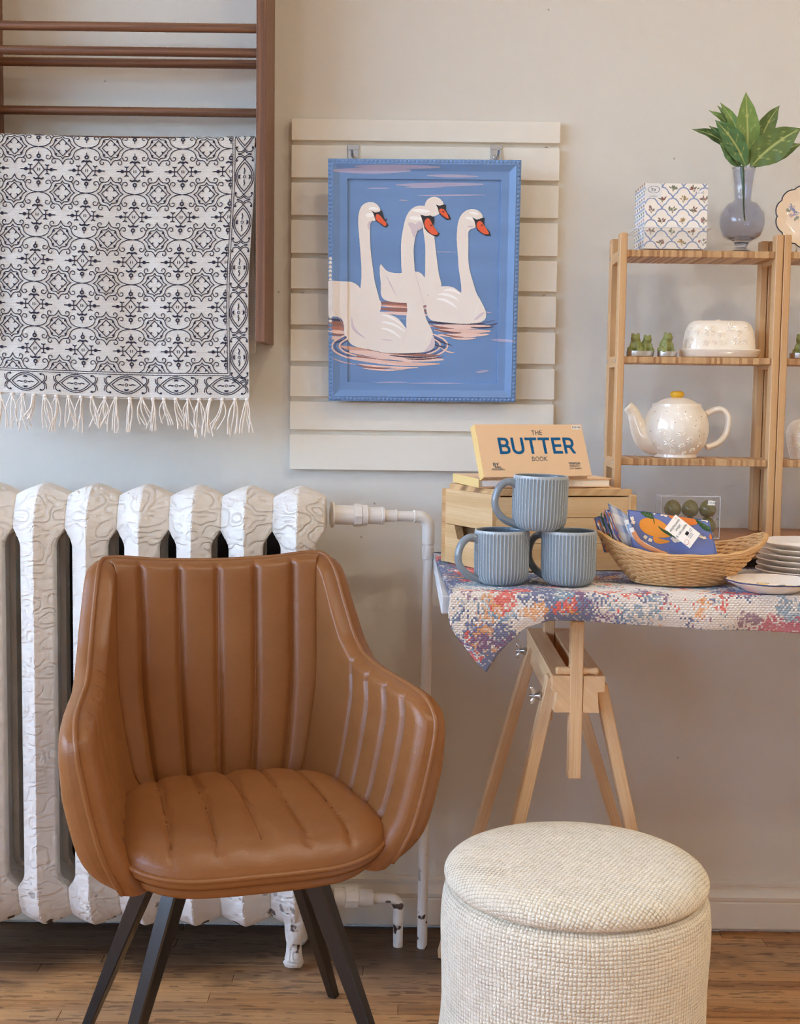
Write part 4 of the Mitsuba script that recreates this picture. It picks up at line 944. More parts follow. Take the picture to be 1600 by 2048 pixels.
# ------------------------------------------------------------------ napkins in a clear tray
NY = -.252; nx0, nx1 = px_x(1289, 440, NY), px_x(1414, 440, NY); nz0 = S1 + .0028; nz1 = at(1350, 367, NY)[2]
NW, NH = nx1 - nx0, nz1 - nz0
CREAM, LBL, SAGE, RUSTC, MAUVE, OCHRE = lin(232, 225, 212), lin(134, 148, 176), lin(118, 124, 104), lin(128, 88, 78), lin(150, 112, 112), lin(178, 142, 92)
def napkin_print():
    out = []
    def lay(g, c, d):
        m = polymesh(g.intersection(sg.box(0, 0, NW, NH)))
        if m is not None: m.vertices[:, 2] = d; out.append((m, vcol(m, c)))
    lay(sg.box(0, 0, NW, NH), CREAM, 0)
    PX_, PY_ = .0392, .0395; pr2 = np.random.default_rng(5)
    for i in range(-1, 5):
        for j in range(-1, 8):
            cx_, cy_ = (i + .5 * (j % 2)) * PX_ + .012, j * PY_ / 2 - .006
            arc_ = [(-.5, 0), (-.47, .10), (-.38, .20), (-.30, .24), (-.26, .34), (-.15, .46), (0, .5), (.15, .46), (.26, .34), (.30, .24), (.38, .20), (.47, .10), (.5, 0)]
            pts = [(cx_ + a * PX_, cy_ + b * PY_) for a, b in arc_]
            lay(sg.LineString(pts).buffer(.00115, cap_style=2), LBL, .0002)
            cols = [MAUVE, SAGE, RUSTC, OCHRE][(i + 2 * j) % 4]
            for k in range(9):
                a = pr2.uniform(.1, PI - .1); r_ = pr2.uniform(.003, .0085); e = sa.rotate(sa.scale(sg.Point(0, 0).buffer(.0021, quad_segs=2), 1.3, .62), math.degrees(a) + pr2.normal(0, 15), origin=(0, 0))
                lay(sa.translate(e, cx_ + math.cos(a) * r_ * .95, cy_ - .004 + math.sin(a) * r_), cols if k % 3 else SAGE, .0003)
            for k in (-.5, .1, .6): lay(ln([(cx_, cy_ - .008), (cx_ + k * .007, cy_ + .001)], .0006), SAGE, .00025)
    return out
def text(s, h, c, x, y, d, bold=False, A=None):
    m = meshkit.text_mesh(s, h, .00025, bold); b = m.bounds; m = mesh(m.vertices - [(b[0][0] + b[1][0]) / 2, (b[0][1] + b[1][1]) / 2, 0], m.faces)
    m = move(m, x, y, d); return m, vcol(m, c)
prn = napkin_print()
def flat(g, c, d): m = polymesh(g); m.vertices[:, 2] = d; return m, vcol(m, c)
front_extra = [flat(sg.box(.001, NH - .027, .030, NH - .0005), lin(218, 217, 212), .0004),
    flat(sa.translate(sa.scale(sg.Point(0, 0).buffer(.0065), 1.7, 1).difference(sa.scale(sg.Point(0, 0).buffer(.0059), 1.7, 1)), .0155, NH - .0115), lin(70, 74, 84), .0005),
    text('ihr', .0062, lin(60, 62, 72), .0155, NH - .0115, .0005), text('SINCE 1935', .0018, lin(110, 112, 116), .0155, NH - .0235, .0005),
    flat(sa.rotate(sg.box(NW - .021, NH - .020, NW - .009, NH - .0125), 3), lin(240, 238, 232), .0005), text('$12.00', .0034, lin(60, 60, 70), NW - .015, NH - .0162, .0006)]
nt = np.linspace(0, 1, 2)
for k in range(5):
    y = NY + .0215 * k; dzp = -.0012 * k + (.001 if k == 2 else 0)
    t = thing('napkin_pack', ['frontmost napkin pack in the clear tray, blue lattice with small flowers, white price sticker', 'napkin pack second from the front in the clear tray', 'napkin pack in the middle of the row in the clear tray', 'napkin pack fourth from the front in the clear tray', 'rearmost napkin pack in the clear tray'][k], 'napkins', 'napkin packs in the clear tray')
    scene[t + '__paper'] = P(boxb(nx0, nx1, y, y + .0205, nz0, nz1 + dzp, .003), M['vsatin'], 40, color=CREAM)
    A = frame_to([nx0, y - .0002, nz0], [1, 0, 0], [0, 0, 1], [0, -1, 0])
    parts_ = prn + (front_extra if k == 0 else [])
    m = cat([a for a, c in parts_]); 
    scene[t + '__printed_front'] = P(xf(m, A), M['vgloss'], False, color=np.vstack([c for a, c in parts_]))
    sp = []
    for q in range(9):   # pattern carried round the left side
        z = nz0 + .006 + q * .0132; sp.append((boxb(nx0 - .0004, nx0 - .0001, y + .002, y + .018, z, z + .003, 0), LBL)); sp.append((boxb(nx0 - .0004, nx0 - .0001, y + .006, y + .014, z + .0055, z + .0095, 0), [MAUVE, SAGE, RUSTC][q % 3]))
    scene[t + '__printed_side'] = P(cat([a for a, c in sp]), M['vsatin'], False, color=np.vstack([vcol(a, c) for a, c in sp]))
def tray(x0, x1, y0, y1, z0, h, flare, t=.0015, lip=.004):
    def ringz(o, z, n=10, r=.012):
        pts = []
        for cx_, cy_, a0 in ((x1 + o - r, y1 + o - r, 0), (x0 - o + r, y1 + o - r, 90), (x0 - o + r, y0 - o + r, 180), (x1 + o - r, y0 - o + r, 270)):
            for k in range(n): a = math.radians(a0 + 90 * k / (n - 1)); pts.append((cx_ + r * math.cos(a), cy_ + r * math.sin(a), z))
        return pts
    rows = [ringz(-.01, z0), ringz(0, z0), ringz(flare, z0 + h), ringz(flare + lip, z0 + h)]
    m = grid(np.array(rows), closed_v=True)
    c = np.array([[(x0 + x1) / 2, (y0 + y1) / 2, z0]]); k = len(m.vertices); n = len(rows[0])
    return mesh(np.vstack([m.vertices, c]), np.vstack([m.faces, [[k, (j + 1) % n, j] for j in range(n)]]))
tr_x0, tr_x1 = px_x(1266, 480, NY + .03), px_x(1418, 480, NY - .003)
CT = thing('clear_tray', 'clear plastic tray holding the napkin packs on the bamboo shelf', 'tray')
scene[CT + '__body'] = P(tray(tr_x0 + .006, tr_x1 - .003, NY - .004, NY + .112, S1 + .0004, .040, .003), M['clear'], 30)
def roundrect(x0, x1, y0, y1, z, r=.012, n=8): return np.array([(cx_ + r * math.cos(math.radians(a0 + 90 * k / (n - 1))), cy_ + r * math.sin(math.radians(a0 + 90 * k / (n - 1))), z) for cx_, cy_, a0 in ((x1 - r, y1 - r, 0), (x0 + r, y1 - r, 90), (x0 + r, y0 + r, 180), (x1 - r, y0 + r, 270)) for k in range(n)])
M['frost'] = mat('frost', lin(206, 208, 210), 0.2, 0.6)
scene[CT + '__rim'] = P(tube(roundrect(tr_x0 - .001, tr_x1 + .004, NY - .011, NY + .119, S1 + .0404), .0009, 6, closed=True), M['frost'], True)
# ------------------------------------------------------------------ vase with leaves
scene['mat_bluegrey_glass'] = {'type': 'dielectric', 'int_ior': 1.42, 'ext_ior': 1.0, 'specular_transmittance': rgb((.86, .868, .915))}
VY = -.200; vc = at(1484, 447, VY); vx = vc[0]; vz = vc[2]; u_ = (2.71 + VY) / FPX
def zz(py): return at(1484, py, VY)[2]
VR = 44.5 * u_
outer = [(.0, S1 + .0006), (.0255, S1 + .0006), (.027, S1 + .002), (.020, S1 + .006), (.0115, S1 + .0095), (.0105, S1 + .0125), (.016, zz(483)), (.029, zz(477)), (VR * .90, zz(463)), (VR, zz(447)), (VR * .965, zz(432)), (VR * .82, zz(417)), (VR * .58, zz(406)), (16.6 * u_, zz(401)), (16.3 * u_, zz(394)), (18 * u_, zz(372)), (20.5 * u_, zz(350)), (22.6 * u_, zz(336))]
sp_o = np.vstack([outer[:6], spline(outer[5:13], 40)[1:], spline(outer[12:], 24)[1:]])
th_ = .0016
inner = [(22.6 * u_ - th_, zz(336)), (20.5 * u_ - th_, zz(350)), (18 * u_ - th_, zz(372)), (16.3 * u_ - th_, zz(394)), (16.6 * u_ - th_, zz(401.5)), (VR * .58 - th_, zz(407.5)), (VR * .82 - th_, zz(418.5)), (VR * .965 - th_, zz(433)), (VR - th_, zz(447)), (VR * .90 - th_, zz(462)), (.029, zz(473)), (.016, zz(477)), (.0, zz(478))]
vase = lathe(np.vstack([sp_o, spline(inner, 50)]), 80)
ang = np.arctan2(vase.vertices[:, 1], vase.vertices[:, 0])
vase.vertices[:, :2] *= (1 + .03 * np.cos(10 * ang) * np.clip((vase.vertices[:, 2] - zz(418)) / (zz(398) - zz(418)), 0, 1))[:, None]
GV = 'glass_vase'
put(GV, P(move(vase, vx, VY, 0), 'mat_bluegrey_glass', True), 'blue grey glass vase with a round belly and fluted neck, on the bamboo shelf', 'vase')
LV = thing('leaf_spray', 'spray of broad green leaves with pale veins standing in the glass vase', 'leaves')
scene['mat_leaf'] = {'type': 'twosided', 'bsdf': {'type': 'principled', 'base_color': VC, 'roughness': 0.42, 'specular': 0.5}}
def leaf(base, ctrl, tip, w, yb, yt, c, fold=.25, roll=0.0, nm=30):
    b, k, t = [np.array(at(1380 + x / 6.4, 180 + y / 6.4, Y)) for (x, y), Y in ((base, yb), (ctrl, (yb + yt) / 2), (tip, yt))]
    s = np.linspace(0, 1, nm)[:, None]; mid_ = b * (1 - s) ** 2 + 2 * k * s * (1 - s) + t * s ** 2
    W = w / 6.4 * u_ / 2
    prof_ = np.interp(s[:, 0], [0, .08, .25, .45, .62, .8, .92, 1], [.06, .30, .78, 1, .94, .60, .26, .0])
    tg = np.gradient(mid_, axis=0); tg /= np.linalg.norm(tg, axis=1, keepdims=True)
    view = np.array([math.sin(roll), -math.cos(roll), .25]); view /= np.linalg.norm(view)
    lat = np.cross(tg, view); lat /= np.linalg.norm(lat, axis=1, keepdims=True); nrm = np.cross(lat, tg)
    v = np.linspace(-1, 1, 17); Pg = mid_[:, None] + lat[:, None] * (v[None, :, None] * (W * prof_)[:, None, None])
    wav = fold * np.abs(v)[None, :] * (W * prof_)[:, None] + .0012 * np.sin(s * 22 + v[None] * 3) * np.abs(v)[None]
    Pg = Pg - nrm[:, None] * wav[..., None] * -1
    vein = np.exp(-(v / .040) ** 2)[None, :] * np.ones((nm, 1)); sv = s * 9 - np.abs(v)[None] * 1.6; side = np.exp(-((sv - np.round(sv)) / .07) ** 2) * (np.abs(v)[None] < .72) * .75 * (np.round(sv) % 2 == 0)
    vv_ = np.clip(np.maximum(vein, side), 0, 1)[..., None]; 
    Cg = np.array(c)[None, None] * (1 + .25 * (meshkit.noise(Pg * 120)[..., None] - .5)) * (1 - vv_) + np.array(lin(170, 176, 104)) * vv_
    m, uvs = thick(Pg, np.zeros(Pg.shape[:2] + (2,)), .0004)
    n0 = Pg.shape[0] * Pg.shape[1]; col = np.vstack([Cg.reshape(-1, 3)] * 2 + [np.array(c)[None].repeat(len(m.vertices) - 2 * n0, 0)])
    put(LV + '__leaf', mikit.ply(m, 'mat_leaf', True, color=col))
G1, G2, G3, G4 = lin(108, 134, 62), lin(74, 104, 58), lin(84, 106, 50), lin(78, 116, 70)
leaf((740, 960), (745, 520), (715, 28), 300, VY, -.205, G1, .15)
leaf((830, 960), (900, 500), (1146, 200), 250, VY + .01, -.185, G3, .2, .3)
leaf((775, 990), (1010, 700), (1420, 490), 400, VY - .01, -.225, lin(86, 106, 50), .12, .2)
leaf((800, 990), (1080, 800), (1420, 690), 230, VY + .01, -.18, G3, .3)
leaf((715, 990), (600, 640), (322, 388), 270, VY - .012, -.24, G4, .22, -.2)
leaf((650, 990), (540, 850), (378, 660), 170, VY - .005, -.235, G4, .3, -.3)
leaf((690, 960), (440, 560), (28, 505), 150, VY, -.22, lin(66, 94, 52), .35)
leaf((690, 960), (520, 640), (243, 458), 140, VY + .012, -.19, lin(58, 88, 50), .3)
leaf((720, 900), (640, 460), (385, 160), 150, VY + .01, -.19, G1, .3, -.3)
leaf((720, 900), (620, 440), (348, 200), 130, VY + .015, -.175, G3, .3, -.4)
leaf((720, 860), (570, 400), (240, 260), 120, VY + .02, -.165, G1, .3)
put(LV + '__stem', P(cat([tube(spline([at(1485 + dx, 332, VY + dy), at(1487 + dx * .6, 380, VY + dy * .5), at(1488, 425, VY + .002), at(1489.5, 441, VY)], 24), np.linspace(.0026, .0013, 24), 7) for dx, dy in ((0, 0),)] + [tube(spline([at(1481, 331, VY + .004), at(1485, 370, VY + .003), at(1487.5, 412, VY + .002)], 16), .0016, 6)]), M['vsatin'], True, color=lin(72, 98, 48)))
# ------------------------------------------------------------------ frog candles in silver tins
def frog_mesh(e=.0016):
    def ell(p, c, r): 
        q = [(p[k] - c[k]) / r[k] for k in range(3)]; return (math.sqrt(q[0] ** 2 + q[1] ** 2 + q[2] ** 2) - 1) * min(r)
    def f(x, y, z):
        p = (x, y, z); d = ell(p, (0, .002, .014), (.0135, .0125, .0165)); pm = (abs(x), y, z)
        d = smin(d, ell(p, (0, -.005, .031), (.0100, .0098, .0080)), .006)
        d = smin(d, ell(pm, (.0062, -.004, .0385), (.0034, .0034, .0034)), .003)
        d = smin(d, ell(pm, (.0125, .001, .006), (.0066, .0105, .0066)), .004)
        d = smin(d, ell(pm, (.0105, -.009, .0025), (.0055, .005, .0025)), .003)
        d = smin(d, ell(pm, (.0075, -.0105, .0125), (.0032, .0035, .0085)), .003)
        return -d
    m = level(f, (-.024, -.02, -.004), (.024, .022, .048), e); m.vertices[:, 2] = np.maximum(m.vertices[:, 2], 0); return m
frog = frog_mesh()
M['wax'] = mat('wax', lin(130, 134, 76), 0.42, 0.45)
def tin(cx_, cy_, z, rx, ry, h=.0105):
    m = lathe([(0, .0004), (.93, .0004), (.98, .0015), (1, h), (.97, h), (.95, .003), (0, .003)], 40); m.vertices[:, 0] *= rx; m.vertices[:, 1] *= ry; return move(m, cx_, cy_, z)
def frog_candle(px, py, Y, label, frogs, rx, ry, sc=1.0, shelf=None):
    c = at(px, py, Y); t = thing('frog_candle', label, 'candle', 'frog candles on the shelf')
    scene[t + '__tin_cup'] = P(tin(c[0], Y, S2 + .0002, rx, ry), M['chrome'], 40, )
    scene[t + '__wax_fill'] = P(move(xf(lathe([(0, .0085), (.95, .0085), (.95, .003), (0, .003)], 36), SC(rx * .99, ry * .99, 1)), c[0], Y, S2), M['wax'], 30)
    for dx, dy, a, s in frogs:
        put(t + '__wax_frog', P(xf(frog, TR(c[0] + dx, Y + dy, S2 + .0083) @ RZ(a) @ SC(s * sc)), M['wax'], True))
frog_candle(1280, 706, -.236, 'two green wax frogs side by side in one silver tin, left of the butter dish', [(-.0085, .0, -.45, .86), (.0125, .004, .25, .80)], .0262, .0165)
frog_candle(1334, 706, -.236, 'single green wax frog in a silver tin, right beside the butter dish', [(-.002, 0, .5, .90)], .0188, .0165)
frog_candle(1603, 708, -.236, 'green wax frog in a silver tin cut by the right edge of the photo', [(0, 0, -.7, .92)], .0225, .0165)
# ------------------------------------------------------------------ cream ceramics with daisies
M['ceramic'] = mat('ceramic', lin(232, 221, 202), 0.06, 0.65)
def daisy(p, n, r, up=(0, 0, 1), petals=9, a0=0.):
    n = np.array(n, float) / np.linalg.norm(n); x = np.cross(up, n); x /= np.linalg.norm(x); y = np.cross(n, x); out = []
    pet = trimesh.creation.icosphere(1, 1.)
    for k in range(petals):
        a = a0 + 2 * PI * k / petals; A = frame_to(np.array(p) + (x * math.cos(a) + y * math.sin(a)) * r * .58, (x * math.cos(a) + y * math.sin(a)), (-x * math.sin(a) + y * math.cos(a)), n)
        out.append(xf(pet, A @ SC(r * .42, r * .17, .0015)))
    out.append(xf(pet, frame_to(p, x, y, n) @ SC(r * .2, r * .2, .0020)))
    return cat(out)
BD = thing('butter_dish', 'cream ceramic butter dish with raised daisies on its domed lid, middle bamboo shelf', 'butter dish')
bY = -.205; bx = at(1437, 706, bY)[0]; ub = (2.71 + bY) / FPX
def sup(a, rx, ry, ex): c, s = np.cos(a), np.sin(a); return np.stack([rx * np.sign(c) * np.abs(c) ** (2 / ex), ry * np.sign(s) * np.abs(s) ** (2 / ex)], -1)
def loft(secs, n=96, ex=2.8):
    a = np.linspace(0, 2 * PI, n, endpoint=False); rows = [np.c_[sup(a, rx, ry, e), np.full(n, z)] for rx, ry, z, e in secs]
    return grid(np.array(rows), closed_v=True)
W_ = 81 * ub
scene[BD + '__plate'] = P(move(loft([(.001, .001, .0004, 2.4), (W_ * .88, .040, .0004, 2.6), (W_ * .93, .044, .003, 2.6), (W_ * .985, .049, .0125, 2.6), (W_, .050, .0150, 2.6), (W_ * .985, .049, .0165, 2.6), (W_ * .94, .045, .0125, 2.6), (.002, .002, .0115, 2.6)]), bx, bY, S2), M['ceramic'], 40)
Lw = 70 * ub; z0 = .0127; H_ = (694 - 633) * ub
lid_secs = [(Lw, .0405, z0, 3.2), (Lw * .998, .0400, z0 + .15 * H_, 3.2), (Lw * .975, .0385, z0 + .42 * H_, 3.2), (Lw * .93, .0355, z0 + .68 * H_, 3.2), (Lw * .86, .031, z0 + .86 * H_, 3.1), (Lw * .77, .025, z0 + .955 * H_, 3), (Lw * .70, .019, z0 + .985 * H_, 3), (Lw * .5, .012, z0 + .995 * H_, 2.6), (.001, .0005, z0 + H_, 2.4)]
sec_i = np.array(lid_secs); tt_ = np.linspace(0, len(lid_secs) - 1, 36); fine_ = np.stack([np.interp(tt_, range(len(lid_secs)), sec_i[:, k]) for k in range(4)], 1)
lidm = move(loft([tuple(q) for q in fine_], 120), bx, bY, S2)
scene[BD + '__lid'] = P(lidm, M['ceramic'], True)
from scipy.spatial import cKDTree
def on_surface(m, px, py, Y):
    """the point of the mesh's near side seen at that pixel"""
    q = at(px, py, Y); d = q - CAM; d /= np.linalg.norm(d); 
    loc, ir, it = trimesh.ray.ray_triangle.RayMeshIntersector(m).intersects_location([CAM], [d])
    if not len(loc): return None
    k = np.argmin(np.linalg.norm(loc - CAM, axis=1)); n = m.face_normals[it[k]]; return loc[k], n if n @ d < 0 else -n
dz = []
for px, py, r_ in ((1420, 663, .0105), (1461, 654, .0105), (1443, 668, .0085), (1473, 681, .0105), (1446, 684, .0085), (1412, 685, .0075), (1382, 680, .0085), (1429, 684, .006), (1397, 664, .0075), (1381, 655, .0065), (1494, 656, .0065), (1437, 641, .0055), (1490, 683, .0065), (1478, 664, .006)):
    h = on_surface(lidm, px, py, bY)
    if h: put(BD + '__raised_daisy', P(daisy(h[0], h[1], r_, a0=px), M['ceramic'], True))
TP = thing('teapot', 'cream speckled ceramic teapot with raised daisies and a yellow knob, lower bamboo shelf', 'teapot')
tY = -.203; ut = (2.71 + tY) / FPX
def tp(X, Y): return at(1180 + X / 3.81, 600 + Y / 3.81, tY)
tcx = tp(655, 1000)[0]
def tz(Y): return tp(655, Y)[2]
rp = lambda w: w / 3.81 / 2 * ut
tp_prof = [(0, S3 + .0004), (rp(310), S3 + .0004), (rp(322), S3 + .002), (rp(318), tz(1172)), (rp(350), tz(1155)), (rp(425), tz(1105)), (rp(478), tz(1030)), (rp(488), tz(975)), (rp(466), tz(905)), (rp(420), tz(850)), (rp(372), tz(818)), (rp(362), tz(808)), (rp(364), tz(794)), (rp(356), tz(789)), (rp(330), tz(793))]
pf = np.vstack([tp_prof[:4], spline(tp_prof[3:11], 50)[1:], tp_prof[11:]])
potm = move(lathe(pf, 96), tcx, tY, 0); scene[TP + '__body'] = P(potm, M['ceramic'], 45)
scene[TP + '__lid'] = P(move(lathe(np.vstack([[(rp(330), tz(795)), (rp(334), tz(790))], spline([(rp(300), tz(784)), (rp(250), tz(768)), (rp(160), tz(751)), (rp(80), tz(744)), (0.0005, tz(742))], 20)]), 72), tcx, tY, 0), M['ceramic'], 40)
scene[TP + '__knob'] = P(move(lathe(spline([(.0005, tz(747)), (rp(60), tz(746)), (rp(88), tz(738)), (rp(106), tz(720)), (rp(96), tz(702)), (rp(50), tz(694)), (.0004, tz(692.5))], 24), 40), tcx, tY, 0), M['vgloss'], True, color=lin(214, 164, 40))
spt = spline([tp(470, 1085) + [.012, 0, 0], tp(430, 1060), tp(375, 985), tp(345, 900), tp(325, 850), tp(285, 808)], 30)
scene[TP + '__spout'] = P(tube(spt, np.interp(np.linspace(0, 1, 30), [0, .15, .5, .8, 1], [.026, .0245, .0165, .0115, .0100]), 20), M['ceramic'], True)
hnd = spline([tp(880, 872), tp(935, 842), tp(1010, 838), tp(1047, 880), tp(1052, 945), tp(1025, 1035), tp(965, 1095), tp(880, 1122)], 44)
scene[TP + '__handle'] = P(tube(hnd, .0058, 12, sy=1.3, up=(0, 1, 0)), M['ceramic'], True)
for px, py, r_ in ((1339, 887, .0115), (1363, 868, .0080), (1324, 868, .0080), (1381, 881, .0085), (1364, 893, .0070), (1345, 905, .006), (1384, 901, .007), (1399, 890, .007), (1310, 885, .0055), (1368, 906, .005), (1319, 897, .006), (1398, 858, .0055)):
    h = on_surface(potm, px, py, tY)
    if h: put(TP + '__raised_daisy', P(daisy(h[0], h[1], r_, a0=px), M['ceramic'], True))
sp_ = []
for px, py in ((1316, 841), (1334, 823), (1371, 824), (1350, 845), (1392, 841), (1403, 833), (1391, 852), (1324, 870), (1363, 890), (1381, 881), (1399, 872), (1318, 890), (1372, 906), (1339, 888), (1302, 862), (1408, 868), (1310, 823)):
    h = on_surface(potm, px, py, tY)
    if h: sp_.append(xf(trimesh.creation.icosphere(1, .0010), TR(*h[0])))
scene[TP + '__brown_speckles'] = P(cat(sp_), M['vgloss'], True, color=lin(150, 112, 72)); tagk(TP + '__brown_speckles', 'small brown dots in the glaze', kind='stuff')
CM = thing('sugar_bowl', 'cream ceramic bowl with raised daisies cut by the right edge, lower bamboo shelf', 'bowl')
cY = -.205; cxr = at(1620, 900, cY)[0]; q_ = lambda py: at(1600, py, cY)[2]
bowl = move(lathe(np.vstack([[(0, S3 + .0004), (.036, S3 + .0004)], spline([(.037, S3 + .003), (.043, q_(890)), (.0455, q_(870)), (.042, q_(852)), (.034, q_(843)), (.020, q_(838)), (.0005, q_(837))], 30)]), 64), cxr, cY, 0)
scene[CM + '__body'] = P(bowl, M['ceramic'], 45)
for px, py, r_ in ((1588, 872, .009), (1586, 888, .008), (1580, 897, .006), (1597, 893, .008), (1598, 858, .007)):
    h = on_surface(bowl, px, py, cY)
    if h: put(CM + '__raised_daisy', P(daisy(h[0], h[1], r_, a0=px), M['ceramic'], True))
# ------------------------------------------------------------------ scalloped plate on a stand
def scallop(a, r, lobes, depth): return r * (1 - depth * (1 - np.abs(np.cos(lobes * a / 2)) ** .7))
def plate_mesh(r, lobes, depth, h, t=.003, foot=.62, n=240):
    a = np.linspace(0, 2 * PI, n, endpoint=False); s = [(0.001, h * .25 + t), (foot * .5, h * .25 + t), (foot * .92, h * .25 + t), (foot * 1.08, h * .33 + t), (.86, h * .8 + t), (.985, h + t), (1.0, h + t * .6), (.985, h), (.86, h * .72), (foot * 1.08, h * .2), (foot * .98, 0), (foot * .9, 0), (foot * .88, h * .12), (0.001, h * .12)]
    rows = []
    for k, z in s: w = max(0., (k - foot) / (1 - foot)); rr = r * k * (1 - w * (1 - scallop(a, 1, lobes, depth))); rows.append(np.c_[rr * np.cos(a), rr * np.sin(a), np.full(n, z)])
    return grid(np.array(rows), closed_v=True, flip=True)
def rimline(r, lobes, depth, h, t, rad, n=240):
    a = np.linspace(0, 2 * PI, n, endpoint=False); rr = scallop(a, r, lobes, depth); return tube(np.c_[rr * np.cos(a), rr * np.sin(a), np.full(n, h + t * .75)], rad, 8, closed=True)
M['glaze'] = mat('glaze', lin(226, 206, 180), 0.06, 0.65); M['glaze_w'] = mat('glazewhite', lin(232, 225, 214), 0.06, 0.65)
pl = thing('scalloped_plate', 'cream scalloped plate with dark rim and blue flowers, upright on the right-hand shelf', 'plate')
pY = -.215; pc_ = at(1614, 436, pY); PRd = 63 * (2.71 + pY) / FPX
Apl = frame_to(pc_ + [0, .012, 0], [1, 0, 0], [0, math.sin(.16), math.cos(.16)], [0, -math.cos(.16), math.sin(.16)])
scene[pl + '__dish'] = P(xf(plate_mesh(PRd, 11, .07, .011), Apl), M['glaze'], 40)
scene[pl + '__rim_line'] = P(xf(rimline(PRd, 11, .07, .011, .003, .0013), Apl), M['vgloss'], True, color=lin(52, 52, 66))
fl = []
def spot(px, py, rx, ry, a, c, d=.0066):
    x = (px - 1614) * (2.71 + pY) / FPX; z = -(py - 436) * (2.71 + pY) / FPX
    m = polymesh(sa.translate(sa.rotate(sa.scale(sg.Point(0, 0).buffer(1, quad_segs=4), rx, ry), a), x, z)); m.vertices[:, 2] = d; fl.append((m, vcol(m, c)))
prp = np.random.default_rng(3); BLU, GRN = lin(120, 132, 164), lin(92, 104, 92)
for k in range(46): t = prp.uniform(0, 1); spot(1583 + 13 * t + prp.normal(0, 2.0), 411 + 20 * t + prp.normal(0, 2.2), .0012, .0010, prp.uniform(0, 180), BLU if k % 3 else lin(150, 140, 168))
for k in range(16): spot(1584 + prp.normal(0, 2.2), 432 + prp.normal(0, 2.2), .0012, .001, 0, lin(170, 152, 158))
for x, y, a in ((1576, 418, -25), (1579, 422, -10), (1593, 438, 60), (1597, 436, 40)):
    spot(x, y, .0042, .0019, a, GRN); spot(x, y, .0030, .0009, a, lin(168, 172, 160), .0068)
scene[pl + '__painted_flowers'] = P(xf(cat([m for m, c in fl]), Apl), M['vgloss'], False, color=np.vstack([c for m, c in fl]))
st_ = thing('plate_stand', 'small clear stand under the scalloped plate on the right-hand shelf', 'stand')
sx = at(1591, 495, pY - .01)[0]; cl = []
for x in (sx, 2 * pc_[0] - sx): put(st_ + '__prong', P(tube(spline([[x, pY + .045, S1 + .0026], [x, pY - .012, S1 + .0026], [x, pY - .018, S1 + .005], [x, pY - .019, S1 + .012]], 16), .0016, 8), M['vgloss'], True, color=lin(200, 198, 190)))
put(st_ + '__back_bar', P(tube(spline([[sx, pY + .045, S1 + .0024], [sx, pY + .036, S1 + .05], [2 * pc_[0] - sx, pY + .036, S1 + .05], [2 * pc_[0] - sx, pY + .045, S1 + .0024]], 24), .0016, 8), M['vgloss'], True, color=lin(200, 198, 190)))
# ------------------------------------------------------------------ clear box of olive green eggs
eY = -.322; ex0, ex1 = px_x(1321, 1040, eY), px_x(1440, 1040, eY); ez1 = at(1380, 992, eY)[2]; ez0 = RISZ + .0006
CB = thing('clear_box', 'clear plastic box of olive green eggs standing behind the orange printed towel', 'box')
scene[CB + '__walls'] = P(boxb(ex0, ex1, eY, eY + .052, ez0, ez1, .002), M['clear'], False)
ed_ = [roundrect(ex0, ex1, eY, eY + .052, z, .002, 3) for z in (ez0 + .001, ez1 - .001)]
scene[CB + '__edge_seams'] = P(cat([tube(e, .0007, 5, closed=True) for e in ed_] + [cyl([x, y, ez0 + .001], [x, y, ez1 - .001], .0007, 6) for x in (ex0 + .0005, ex1 - .0005) for y in (eY + .0005, eY + .0515)]), M['frost'], True)
M['olive'] = mat('olive', lin(104, 98, 52), 0.15, 0.6)
ue = (2.71 + eY + .025) / FPX; ew = 17 * ue; rowh = 52 * ue
egg = lathe(spline([(.0003, -.82), (.55, -.72), (.93, -.3), (1.0, .1), (.82, .65), (.45, 1.05), (.0003, 1.2)], 24), 32)
for j in range(2):
    for i in range(3):
        x = at((1345, 1380, 1415)[i], 1030, eY + .025)[0]; z = ez1 - .009 - 1.2 * ew - (1.98 * ew) * j
        if z - .82 * ew < ez0: z = ez0 + .0012 + .82 * ew
        put('green_egg', P(xf(egg, TR(x, eY + .026, z) @ SC(ew, ew, ew)), M['olive'], True), ('left', 'middle', 'right')[i] + (' egg in the upper row of the clear box, olive green', ' egg in the lower row of the clear box, olive green')[j], 'egg', 'olive green eggs in the clear box')
pt = [flat(sg.box(0, 0, .0135, .0085), lin(240, 238, 230), 0), text('$22.00', .0036, lin(40, 40, 44), .0067, .0042, .0002)]
q = at(1415, 1010, eY - .0008)
put('price_sticker', P(xf(cat([a for a, c in pt]), frame_to(q, [.997, 0, -.07], [.07, 0, .997], [0, -1, 0])), M['vmatte'], False, color=np.vstack([c for a, c in pt])), 'white price sticker reading $22.00 on the clear box of eggs', 'sticker')
